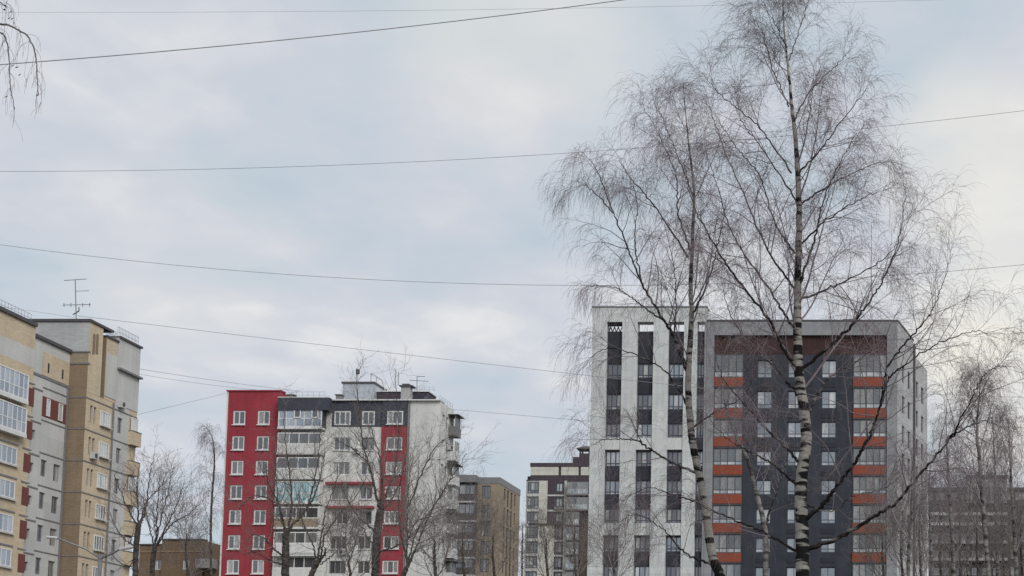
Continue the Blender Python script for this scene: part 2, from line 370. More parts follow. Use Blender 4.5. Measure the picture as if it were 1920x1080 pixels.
# ------------------------------------------------------------------ A: brick and panel block at the left edge
def build_left_block():
    YC = 124.0
    x1, x2 = P(130, 700, YC).x, P(166, 667, YC).x
    b = Building('apartment_block', 'beige and grey brick apartment block with stepped roof at the left edge', 'building', (x2 - 6, YC + 3))
    F1 = Facade((x1, 100.0), (0, 1)); FT = Facade((x1, YC), (1, 0)); F2 = Facade((x2, YC), (0, 1))
    H = 2.8
    z0 = F1.Z(97, 855)
    lines = [z0 + H * k for k in range(-6, 3)]
    s_end = YC - 100.0
    # --- long wall: white section between the near beige bay and the tan return
    sA = F1.S(49, 800); zroof = F1.Z(90, 643); ztech = F1.Z(86, 711)
    holes = []
    wins = []
    def rect(F, x0, y0, x1_, y1_):
        a, zt = F.sz(x0, y0); c_, zb = F.sz(x1_, y1_)
        zc = (F.Z((x0 + x1_) / 2, (y0 + y1_) / 2)); return a, c_
    small = (F1.S(51.6, 880), F1.S(62.5, 880)); tall1 = (F1.S(76.4, 875), F1.S(87.5, 875)); tall2 = (F1.S(100, 885), F1.S(112.5, 885))
    for k, zl in enumerate(lines[:-1]):
        top = zl >= z0 + H * 0.9
        zt = zl - 0.55
        q = [(small, zt - 1.35, zt - 0.55)]
        if not top: q += [(tall1, zt - 1.45, zt), (tall2, zt - 1.55, zt - 0.05)]
        for (a, c_), zb, ze in q:
            holes.append((a, c_, zb, ze)); wins.append((a, c_, zb, ze, 1 if a != tall2[0] else 2))
    # top storey: band of red panels with two white windows
    zb_, zt_ = F1.Z(105, 770), F1.Z(105, 742)
    b.wall(F1, 'grey_panel', sA, s_end, 0, ztech, holes, depth=0.25)
    for a, c_, zb, ze, n in wins: b.window(F1, a, c_, zb, ze, n, frame='frame_grey', pane='glass_flat', inset=0.12, fw=0.08)
    b.wall(F1, 'grey_panel', sA, s_end, ztech + 0.22, zroof, depth=0.25)
    b.box(F1, 'string_course', 'trim_grey', sA, s_end, ztech, ztech + 0.22, 0.06, 0.3)
    b.box(F1, 'roof_edge', 'trim_dark', sA, s_end, zroof, zroof + 0.28, 0.18, 0.5)
    sa, sb = F1.S(79, 690), s_end - 0.03
    b.wall(F1, 'beige_brick', sa, sb, ztech + 0.25, zroof - 0.9, [], out=0.03, depth=0.03)
    for px in (89, 116):
        k = F1.S(px, 690); zc = F1.Z(px, 688 if px < 100 else 700)
        b.box(F1, 'vent_slot', 'shade', k, k + 0.22, zc - 0.5, zc + 0.35, 0.036, 0.03)
    ra, rb = F1.S(79, 760), s_end - 0.05
    zrb, zrt = lines[-1] - 2.45, lines[-1] - 0.75
    b.box(F1, 'red_panel', 'red_panel', ra, rb, zrb, zrt, 0.05, 0.1)
    for px0, px1 in ((86, 92), (109, 116)):
        b.window(F1, F1.S(px0, 760), F1.S(px1, 770), zrb + 0.1, zrt - 0.1, 1, frame='frame_white', pane='glass_milk', inset=-0.10, fw=0.06)
    for k, zl in enumerate(lines):
        b.box(F1, 'string_course', 'trim_grey', F1.S(73, 860), s_end, zl - 0.045, zl + 0.045, 0.05, 0.1)
        b.box(F1, 'string_course', 'trim_grey', sA, F1.S(73, 860), zl - 0.42, zl - 0.30, 0.05, 0.1)
    # --- near beige bay with glazed loggias and red panels
    s_n = F1.S(-60, 800); out = 0.35
    zr = F1.Z(20, 595)
    zmid = F1.Z(20, 640)
    b.wall(F1, 'beige_brick', s_n, sA, zmid, zr, out=out, depth=0.6)
    zw = F1.Z(20, 675)
    b.wall(F1, 'grey_panel', s_n, sA, zw, zmid, out=out, depth=0.6)
    b.wall(F1, 'beige_brick', s_n, sA, 0, zw, out=out, depth=0.6)
    b.box(F1, 'roof_edge', 'trim_dark', s_n, sA, zr, zr + 0.3, out + 0.18, 0.8)
    b.railing(F1, s_n, sA - 0.3, zr + 0.3, 0.7, 16, out=0.1)
    for k, zl in enumerate(lines):
        rs0, rs1 = F1.S(38.5, 820), F1.S(51.5, 820)
        if zl < zw: b.box(F1, 'red_panel', 'red_panel', rs0, rs1, zl - 2.15, zl - 0.62, out + 0.02, 0.1)
        if zl < zw - 0.5: b.box(F1, 'string_course', 'trim_grey', rs0 - 0.2, rs1 + 0.02, zl - 0.28, zl - 0.16, out + 0.05, 0.1)
        g0, g1 = F1.S(-55, 830), F1.S(24, 830)
        zg = zl - 2.2
        if k >= len(lines) - 2:
            g1 = F1.S(34.5, 720)
            b.window(F1, g0, g1, zg + 0.2, zg + 2.35, 9, 0.42, 'frame_white', 'glass_blue', inset=-0.5, fw=0.1, out=out, name='loggia_glazing')
            b.box(F1, 'loggia_floor', 'trim_white', g0, g1 + 0.05, zg - 0.12, zg + 0.2, out + 0.55, 0.55)
            b.box(F1, 'loggia_side', 'trim_white', g1, g1 + 0.06, zg + 0.2, zg + 2.35, out + 0.5, 0.5)
        else:
            b.window(F1, g0, g1, zg + 0.3, zg + 1.75, 8, None, 'frame_white', 'glass_blue', inset=-0.06, fw=0.09, out=out, name='loggia_glazing')
            b.box(F1, 'window_ledge', 'trim_pale', g0, g1 + 0.1, zg + 0.16, zg + 0.3, out + 0.2, 0.2)
            b.box(F1, 'string_course', 'trim_grey', g0, g1 + 0.2, zg + 1.98, zg + 2.12, out + 0.05, 0.1)
    # --- tan return wall facing the camera
    wT = FT.S(166, 667)
    zt1, zt2 = FT.Z(140, 683), FT.Z(140, 661); ztow = FT.Z(140, 603)
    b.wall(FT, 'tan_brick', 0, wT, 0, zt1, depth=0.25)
    b.wall(FT, 'ochre_brick', 0, wT, zt1 + 0.16, zt2, depth=0.25)
    b.box(FT, 'string_course', 'trim_grey', 0, wT + 0.05, zt1, zt1 + 0.16, 0.06, 0.3)
    for zl in lines: 
        if zl < zt1 - 0.5: b.box(FT, 'string_course', 'trim_grey', 0, wT + 0.04, zl - 0.05, zl + 0.05, 0.04, 0.1)
    # --- lift tower on the roof
    sT0 = FT.S(47, 640)
    b.wall(FT, 'grey_brick', sT0, wT, zt2 + 0.14, ztow, depth=0.25)
    b.box(FT, 'string_course', 'trim_grey', FT.S(132, 660), wT + 0.05, zt2, zt2 + 0.14, 0.07, 0.3)
    b.box(FT, 'roof_edge', 'trim_dark', sT0 - 0.1, wT + 0.12, ztow, ztow + 0.22, 0.12, 3.6)
    # --- second long wall beyond the return
    e1, e2, e3 = F2.S(193, 640), F2.S(221, 650), F2.S(262.5, 665)
    zA, zB, zC = ztow, F2.Z(193, 628), F2.Z(222, 633)
    slot = (F2.S(162.8, 890), F2.S(167.6, 890), F2.S(169.9, 890), F2.S(174.8, 890))
    wide = (F2.S(182, 892), F2.S(201, 892)); gtall = (F2.S(215, 905), F2.S(224, 905))
    bA, bB, bC = F2.S(176.5, 900), F2.S(205.5, 900), F2.S(236, 900)
    hs, hw, hg = [], [], []
    for zl in lines:
        if zl > z0 + H * 2.4: continue
        hs += [(slot[0], slot[1], zl - 2.1, zl - 0.55), (slot[2], slot[3], zl - 2.1, zl - 0.55)]
        hw.append((wide[0], wide[1], zl - 1.95, zl - 0.62)); hg.append((gtall[0], gtall[1], zl - 2.05, zl - 0.62))
    zl_top = lines[-1] + 0.5
    b.wall(F2, 'beige_brick', 0, bA, 0, zl_top, hs, depth=0.25)
    b.wall(F2, 'beige_brick', bA, bB, 0, zl_top, hw, depth=0.25)
    b.wall(F2, 'grey_panel', bB, bC, 0, zl_top, hg, depth=0.25)
    b.wall(F2, 'beige_brick', bC, e3, 0, zl_top, depth=0.25)
    for a, c_, zb, ze in hs: b.window(F2, a, c_, zb, ze, 1, frame='frame_grey', pane='glass_dim', inset=0.15, fw=0.05)
    for i, (a, c_, zb, ze) in enumerate(hw): b.window(F2, a, c_, zb, ze, 4, frame='frame_white', pane='glass_milk' if i > 5 else 'glass_flat', inset=-0.04, fw=0.09, sill='trim_pale')
    for a, c_, zb, ze in hg: b.window(F2, a, c_, zb, ze, 2, frame='frame_grey', pane='glass_flat', inset=0.12, fw=0.08)
    for zl in lines:
        b.box(F2, 'string_course', 'trim_grey', 0, e3, zl - 0.045, zl + 0.045, 0.05, 0.1)
    b.wall(F2, 'beige_brick', 0, e1, zl_top + 0.02, zA, [], depth=0.25)
    for px in (174, 180):
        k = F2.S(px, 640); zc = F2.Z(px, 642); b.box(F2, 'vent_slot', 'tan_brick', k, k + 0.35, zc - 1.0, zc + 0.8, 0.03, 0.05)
    b.box(F2, 'roof_edge', 'trim_dark', 0.13, e1 + 0.05, zA, zA + 0.2, 0.13, 4.4)
    b.wall(F2, 'beige_brick', e1 + 0.6, e2, zl_top + 0.02, zB, [], depth=1.2)
    b.box(F2, 'grey_infill', 'grey_panel', F2.S(198, 690), e2, zl_top + 0.3, zB - 1.4, 0.04, 0.04)
    b.box(F2, 'roof_edge', 'trim_dark', e1 + 0.55, e2 + 0.05, zB, zB + 0.16, 0.13, 2.0)
    b.railing(F2, e1 + 0.8, e2, zB + 0.16, 0.8, 9)
    b.wall(F2, 'grey_panel', e2 + 0.02, e3, zl_top + 0.02, zC, [], out=0.05, depth=1.2)
    b.box(F2, 'roof_edge', 'trim_dark', e2 + 0.1, e3 + 0.12, zC, zC + 0.18, 0.2, 2.2)
    b.railing(F2, e2 + 0.2, e3, zC + 0.18, 0.9, 14)
    b.box(F2, 'string_course', 'trim_grey', e2, e3 + 0.1, F2.Z(240, 702), F2.Z(240, 702) + 0.18, 0.35, 0.4)
    # balconies at the far end of that wall
    for i, zl in enumerate(lines):
        mat = 'red_panel' if i in (2, 1) else 'beige_brick'
        zb = zl - 2.75; sB = F2.S(236, 830)
        o = b.box(F2, 'balcony', mat, sB + 0.35, e3 + 0.15, zb, zb + 1.25, 0.42, 0.42)
        link('coping', cached(('cop', round(e3, 2)), lambda: MB().box(-0.03, e3 - 0.2 - sB + 0.03, -0.04, 0.42, 0, 0.07).mesh('coping')), 'trim_grey', o, (0, 0, 1.25))
        if i % 2 == 0: b.window(F2, sB + 0.5, e3 - 0.1, zb + 1.34, zb + 2.6, 4, frame='frame_white', pane='glass_milk', inset=-0.2, fw=0.08, name='balcony_glazing')
    for px, py in ((167.5, 853), (220, 757)):
        k, z = F2.sz(px, py)
        ac = b.box(F2, 'air_conditioner', 'trim_pale', k, k + 0.8, z - 0.3, z + 0.3, 0.4, 0.36)
        link('fan_grille', cached('fan', lambda: MB().bar((0.36, -0.02, 0.3), (0.36, 0.0, 0.3), 0.22, 12).mesh('fan_grille')), 'trim_dark', ac)
    for F_, k, z in ((F1, s_end - 0.25, ztech), (F2, bB - 0.12, zl_top)):
        b.box(F_, 'downpipe', 'trim_grey', k, k + 0.11, 0, z, 0.14, 0.11)
    b.core([(x2 - 14, YC + 0.2), (x2 - 0.2, YC + 0.2), (x2 - 0.2, YC + e3 - 0.1), (x2 - 14, YC + e3 - 0.1)], zl_top - 0.05)
    b.core([(x1 - 14, 100 + s_n), (x1 - 0.2, 100 + s_n), (x1 - 0.2, YC + 0.1), (x1 - 14, YC + 0.1)], zroof - 0.1)
    bx0 = FT.at(sT0, 0).x
    b.core([(bx0 + .1, YC + 0.2), (x2 - 0.2, YC + 0.2), (x2 - 0.2, YC + e1 - 0.05), (bx0 + .1, YC + e1 - 0.05)], ztow - 0.02, 'grey_brick', 'tower_core', zt2)
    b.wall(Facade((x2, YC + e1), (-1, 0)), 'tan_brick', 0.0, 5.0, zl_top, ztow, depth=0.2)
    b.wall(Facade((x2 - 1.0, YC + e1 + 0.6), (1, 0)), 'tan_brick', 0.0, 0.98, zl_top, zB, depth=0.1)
    # antenna
    a = tag(link('roof_antenna', None, loc=P(143, 597, YC + 1.5)), 'tall television antenna mast with crossbars on the left block', 'antenna')
    base = P(143, 597, YC + 1.5)
    def ab(name, pts, r):
        mb = MB()
        for p, q in pts: mb.bar(P(*p, YC + 1.5) - base, P(*q, YC + 1.5) - base, r)
        link(name, mb.mesh(name), 'steel', a)
    ab('mast', [((143, 600), (141, 524))], 0.045); ab('crossbar', [((120, 526), (162, 523))], 0.028); ab('crossbar', [((142, 546), (167, 545))], 0.024)
    ab('crossbar', [((118, 572), (170, 571))], 0.03); ab('bracket', [((137, 590), (148, 583)), ((148, 583), (148, 576))], 0.06)
    for px in (120, 133, 155, 168): ab('element', [((px, 568), (px, 575))], 0.035)
build_left_block()

# ------------------------------------------------------------------ B: red and white house
def build_red_block():
    Y = 163.0
    o = P(428, 735, Y); F = Facade((o.x, Y), (1, 0))
    b = Building('red_house', 'red, white and charcoal apartment house with glazed balconies and rooftop chimney', 'building', (o.x + 12, Y + 6))
    S, Z = F.S, F.Z
    rows = [784, 831.5, 877.5, 923.5, 970, 1017, 1063, 1110]
    zc = [Z(450, y) for y in rows]; hh = 0.82
    ztop = Z(470, 735)
    s1, s2, s3, s4, s5 = S(529, 740), S(624, 755), S(717, 800), S(765.5, 755), S(826.5, 752)
    # left red wing
    wins = [(S(439, 784), S(462, 784)), (S(485, 784), S(508, 784))]
    holes = [(a, c, z - hh, z + hh) for z in zc for a, c in wins]
    b.wall(F, 'red_render', 0.18, s1, 0, ztop, holes, out=0.25, depth=0.5)
    b.box(F, 'corner_trim', 'trim_white', 0, 0.18, 0, ztop, 0.27, 0.6)
    b.box(F, 'roof_edge', 'red_trim', -0.06, s1 + 0.06, ztop, ztop + 0.16, 0.36, 1.2)
    for i, h in enumerate(holes): b.window(F, *h, 2, frame='frame_white', inset=0.06, fw=0.15, out=0.25, sill='trim_white')
    # projecting stack of balconies
    zb2 = Z(570, 750); out = 1.0
    b.box(F, 'cornice', 'charcoal_render', s1 + 0.05, s2, Z(570, 773), zb2, out + 0.12, 1.4)
    b.box(F, 'roof_edge', 'trim_white', s1 + 0.05, s2 + 0.05, zb2, zb2 + 0.1, out + 0.16, 1.4)
    b.wall(F, 'pale_render', s1 + 0.02, s2 - 0.02, 0, Z(570, 773), depth=0.3)
    lo = [('glass_blue', 'glass_blue', 'trim_white'), ('glass_loggia', 'pale_render', 'trim_pale'), ('glass_flat', 'pale_render', 'trim_white'), ('glass_turquoise', 'glass_turquoise', 'trim_white'),
          ('glass_flat', 'ochre_brick', 'trim_white'), ('glass_loggia', 'pale_render', 'trim_pale'), ('glass_flat', 'pale_render', 'trim_white'), ('glass_flat', 'pale_render', 'trim_pale')]
    for i, z in enumerate(zc):
        g, p, sl_ = lo[i]
        a, c = s1 + 0.1, s2 - 0.75
        zf = z - 1.36
        full = p.startswith('glass')
        bal = b.box(F, 'balcony', sl_, a - 0.05, c + 0.05, zf - 0.12, zf + 0.1, out, out)
        if full:
            b.window(F, a, c, zf + 0.1, zf + 2.5, [1, 1.2, 1, 1, 1.2], 0.42, 'frame_white', g, inset=0.02, fw=0.13, out=out, name='balcony_glazing', low_pane=g)
            for k in ((1, 3) if i == 0 else ()):
                w = (c - a); b.window(F, a + w * (0.16 + 0.2 * k), a + w * (0.32 + 0.2 * k), zf + 1.15, zf + 2.35, 1, None, 'frame_white', 'glass_dim', inset=-0.06, fw=0.12, out=out, name='casement')
        else:
            par = b.box(F, 'parapet', p, a, c, zf + 0.1, zf + 1.08, out - 0.04, 0.12)
            b.window(F, a, c, zf + 1.08, zf + 2.42, [1.2, 1, 1, 1.3], None, 'frame_white', g, inset=0.06, fw=0.12, out=out, name='balcony_glazing')
        b.box(F, 'balcony_side', 'pale_render' if i else 'charcoal_render', c, c + 0.08, zf + 0.1, zf + 2.5, out - 0.02, out - 0.05)
        if i == 6: b.box(F, 'canopy', 'trim_white', a + 0.1, c + 0.1, zf + 2.44, zf + 2.62, out + 0.35, 0.6)
    # white wall with charcoal top
    zt = Z(700, 752); zch = Z(700, 800)
    w3 = [(S(627, 786), S(658, 786), 3), (S(679, 786), S(703, 786), 2)]
    h_top = [(a, c, zc[0] - hh, zc[0] + hh) for a, c, n in w3]
    b.wall(F, 'charcoal_render', s2, s3, zch, zt, [(a, c, max(zch + 0.001, zz_), ze) for a, c, zz_, ze in h_top], out=0.05, depth=0.3)
    hb = []
    for z in zc[1:]: hb += [(a, c, z - 0.78, z + 0.70) for a, c, n in w3]
    b.wall(F, 'pale_render', s2, s3, 0, zch, hb + [(a, c, zc[0] - hh, zch - 0.001) for a, c, n in w3 if zc[0] - hh < zch - 0.05], depth=0.25)
    for i, z in enumerate(zc):
        for a, c, n in w3:
            if i == 0: b.window(F, a, c, zc[0] - hh, zc[0] + hh, n, frame='frame_white', inset=0.02, fw=0.15, out=0.05)
            else: b.window(F, a, c, z - 0.78, z + 0.70, n, frame='frame_white' if (i + n) % 3 else 'frame_grey', pane='glass_flat', inset=0.12, fw=0.10, sill='trim_white' if i % 2 else None)
    for py in (907, 952):
        b.box(F, 'red_ledge', 'red_trim', S(613, py), S(702, py), Z(660, py) - 0.14, Z(660, py) + 0.14, 0.5, 0.5)
    # red strip
    w4 = (S(727, 786), S(757, 786)); w4b = (S(724.5, 880), S(752, 880))
    b.wall(F, 'charcoal_render', s3, s4, zch, zt, [(w4[0], w4[1], zc[0] - hh + 0.05, zc[0] + hh)], out=0.2, depth=0.4)
    h4 = [(w4[0], w4[1], z - 0.78, z + 0.72) for z in zc[1:]]
    b.wall(F, 'red_render', s3, s4, 0, zch - 0.002, h4, out=0.2, depth=0.4)
    b.window(F, w4[0], w4[1], zc[0] - hh + 0.05, zc[0] + hh, [1, .8, 1], frame='frame_white', inset=0.03, fw=0.15, out=0.2, sill='trim_white')
    for i, (a, c, z_, ze) in enumerate(h4): b.window(F, a, c, z_, ze, [1, 1.1, 1] if i % 2 else 2, frame='frame_white', inset=0.06, fw=0.14, out=0.2, sill='trim_white')
    b.box(F, 'roof_edge', 'trim_white', s2 + 0.06, s5 + 0.06, zt, zt + 0.14, 0.34, 1.5)
    # blank white wall and the side
    b.wall(F, 'pale_render', s4, s5, 0, zt, depth=0.25)
    p5 = F.at(s5, 0); FS = Facade((p5.x, p5.y), (0, 1))
    e = FS.S(851, 800)
    hs = []
    for z in zc:
        for k in (0.7, 2.0): hs.append((k, k + 0.85, z - 0.85, z + 0.65))
    b.wall(FS, 'pale_render', 0, e, 0, zt, hs, depth=0.25)
    for h in hs: b.window(FS, *h, 2, frame='frame_white', pane='glass_flat', inset=0.1, fw=0.1)
    for i, z in enumerate(zc):
        bal = b.box(FS, 'balcony', 'trim_white' if i else 'trim_grey', e - 1.9, e - 0.1, z - 1.4, z - 0.3, 0.9, 0.9)
        b.window(FS, e - 1.85, e - 0.15, z - 0.3, z + 1.0, 3, frame='frame_grey' if i % 2 == 0 else 'frame_white', pane='glass_loggia', inset=-0.8, fw=0.1, name='balcony_glazing')
        if i % 2 == 0: b.box(FS, 'canopy', 'trim_dark', e - 2.1, e + 0.2, z + 1.02, z + 1.1, 1.2, 1.2)
    b.core([(o.x + 0.2, Y + 0.2), (p5.x - 0.2, Y + 0.2), (p5.x - 0.2, Y + e - 0.1), (o.x + 0.2, Y + e - 0.1)], zt - 0.1)
    b.core([(o.x + 0.2, Y + 0.1), (o.x + s1 - 0.05, Y + 0.1), (o.x + s1 - 0.05, Y + 6), (o.x + 0.2, Y + 6)], ztop - 0.02, 'red_render', 'wing_core')
    for i_, (px, py) in enumerate(((664, 846), (706, 988), (838, 838), (636, 1036))):
        FF = FS if px > 826 else F
        k, z = FF.sz(px, py)
        ac = b.box(FF, 'air_conditioner', 'trim_pale', k, k + 0.8, z - 0.3, z + 0.25, 0.42, 0.36)
        link('fan_grille', cached('fan', lambda: MB().bar((0.36, -0.02, 0.3), (0.36, 0.0, 0.3), 0.22, 12).mesh('fan_grille')), 'trim_dark', ac)
    b.box(F, 'downpipe', 'trim_grey', s4 + 0.15, s4 + 0.27, 0, zt, 0.16, 0.12)
    # roof: lift housing, vent wall, chimney, vents, railings
    FR = Facade((o.x, Y + 2.2), (1, 0)); r, q = FR.S, FR.Z
    ph = b.box(FR, 'lift_housing', 'roof_sheet', r(642, 735), r(701, 735), zt - 0.2, q(660, 719), 0, 3.4)
    link('housing_roof', MB().box(-0.12, r(701, 735) - r(642, 735) + 0.12, -0.12, 3.6, 0, 0.2).mesh('housing_roof'), 'trim_dark', ph, (0, 0, q(660, 719) - zt + 0.2))
    FR2 = Facade((o.x, Y + 3.0), (1, 0)); r2, q2 = FR2.S, FR2.Z
    sv0, sv1 = r2(708, 740), r2(803, 740)
    vw = b.box(FR2, 'attic_wall', 'plum_panel', sv0, sv1, zt - 0.2, q2(760, 735), 0, 2.6)
    link('attic_roof', MB().box(-0.1, sv1 - sv0 + 0.1, -0.15, 2.7, 0, 0.12).mesh('attic_roof'), 'trim_white', vw, (0, 0, q2(760, 735) - zt + 0.2))
    for px in (772, 784, 795): b.box(FR2, 'attic_window', 'glass_dim', r2(px, 742), r2(px + 8, 742), q2(780, 747), q2(780, 740), 0.03, 0.05)
    ch = b.box(F, 'chimney', 'dull_panel', S(748, 735), S(764.5, 735), zt + 0.14, Z(756, 722), -0.6, 0.9)
    cw = S(764.5, 735) - S(748, 735); chh = Z(756, 722) - zt - 0.14
    link('chimney_cap', MB().box(-0.18, cw + 0.35, -0.2, 1.1, 0.0, 0.12).box(0.1, cw - 0.1, 0.05, 0.85, 0.12, 0.34).mesh('chimney_cap'), 'trim_dark', ch, (0, 0, chh))
    for px, w in ((626, 11), (536, 9)):
        vv = b.box(F, 'roof_vent', 'trim_grey', S(px, 745), S(px + w, 745), zt, Z(px, 739), -0.5, 0.6)
        link('vent_cap', cached('vcap%d' % w, lambda: MB().box(-0.1, 0.75, -0.1, 0.7, 0, 0.1).mesh('vent_cap')), 'trim_dark', vv, (0, 0, Z(px, 739) - zt))
    b.railing(F, S(548, 745), S(612, 745), zb2 + 0.1, 0.75, 6, out=0.4)
    b.railing(FR2, r2(765, 735), r2(812, 735), q2(790, 735) + 0.1, 0.6, 5, out=-0.4)
    b.railing(FS, 0.2, e, zt + 0.1, 0.6, 5)
    def mast(px, py0, py1, yy, r_=0.05): b.bars('roof_mast', 'steel', [(P(px, py0, yy), P(px, py1, yy))], r_)
    mast(671, 722, 692, Y + 3); mast(747, 722, 697, Y + 4)
    b.bars('roof_lamp', 'trim_dark', [(P(671, 701, Y + 3), P(671, 693, Y + 3))], 0.22, 8)
    mast(782, 738, 705, Y + 5)
    b.bars('antenna_bar', 'steel', [(P(783, 706, Y + 5), P(797, 706, Y + 5)), (P(768, 713, Y + 5), P(803, 715, Y + 5))], 0.04)
    b.bars('sign_frame', 'trim_pale', [(P(696, 700, Y + 5), P(695, 722, Y + 5)), (P(696, 700, Y + 5), P(716, 712, Y + 5)), (P(716, 712, Y + 5), P(722, 733, Y + 5)), (P(706, 706, Y + 5), P(706, 728, Y + 5))], 0.07)
build_red_block()

# ------------------------------------------------------------------ C: tan brick block
def build_tan_block():
    Y = 228.0
    o = P(846, 895, Y); F = Facade((o.x, Y), (1, 0)); S, Z = F.S, F.Z
    b = Building('tan_house', 'tan brick apartment block with grey roof band and dark slot windows', 'building', (o.x + 4, Y + 5))
    sE = S(937.5, 900); sB = S(896, 900)
    zt, zbnd = Z(920, 895), Z(920, 907)
    zr = [Z(911, y) for y in (922.5, 958.5, 994, 1027, 1060, 1093)]
    hw = [(S(903.5, 925), S(919.5, 925), z - 1.05, z + 1.05) for z in zr]
    b.wall(F, 'ochre_brick', sB, sE, 0, zbnd, hw, depth=0.3)
    for h in hw: b.window(F, *h, 3, frame='frame_dark', pane='glass_flat', inset=0.12, fw=0.12)
    b.box(F, 'roof_band', 'trim_grey', sB + 0.02, sE + 0.06, zbnd, zt, 0.06, 0.5)
    b.box(F, 'basket', 'trim_grey', S(904, 976), S(921, 976), zr[1] - 1.6, zr[1] - 1.1, 0.5, 0.5)
    # balcony stack
    a, c = 0.0, S(894.5, 920); out = 0.9
    b.box(F, 'roof_band', 'trim_grey', a, c + 0.1, Z(870, 906), Z(870, 892.5), out + 0.08, 1.6)
    b.wall(F, 'dusk_panel', a, sB - 0.02, 0, Z(870, 906.5), depth=0.3)
    for i, z in enumerate(zr):
        zf = z - 1.72
        b.box(F, 'balcony', 'trim_pale', a, c + 0.1, zf - 0.14, zf + 0.12, out + 0.06, 1.0)
        b.box(F, 'parapet', 'dusk_panel', a, c, zf + 0.12, zf + 1.15, out, 0.12)
        b.window(F, a, c, zf + 1.15, zf + 2.75, [1, 1, 1.2, .8, 1], None, 'frame_dark', 'glass_sky' if i == 1 else 'glass_loggia', inset=0.02, fw=0.12, out=out, name='balcony_glazing')
        b.box(F, 'balcony_side', 'trim_dark', c, c + 0.08, zf + 0.12, zf + 2.8, out - 0.02, out - 0.05)
    # side wall with slots
    p = F.at(sE, 0); FS = Facade((p.x, p.y), (0, 1)); e = FS.S(975, 930)
    cols = [(945, 948, 0), (951, 954.6, 1), (957.6, 961.2, 1), (964.4, 967.2, 0)]
    hs = []
    for z in zr:
        for x0, x1, lo in cols: hs.append((FS.S(x0, 935), FS.S(x1, 935), z - (1.7 if lo else 0.95), z + 1.05))
    b.wall(FS, 'ochre_brick', 0, e, 0, zbnd, hs, depth=0.3)
    for h in hs: b.window(FS, *h, 1, frame='frame_dark', pane='glass_black', inset=0.15, fw=0.08)
    b.box(FS, 'roof_band', 'trim_grey', 0.07, e + 0.06, zbnd, zt, 0.06, 0.5)
    b.core([(o.x + 0.1, Y + 0.2), (p.x - 0.2, Y + 0.2), (p.x - 0.2, Y + e - 0.1), (o.x + 0.1, Y + e - 0.1)], zt - 0.3)
build_tan_block()

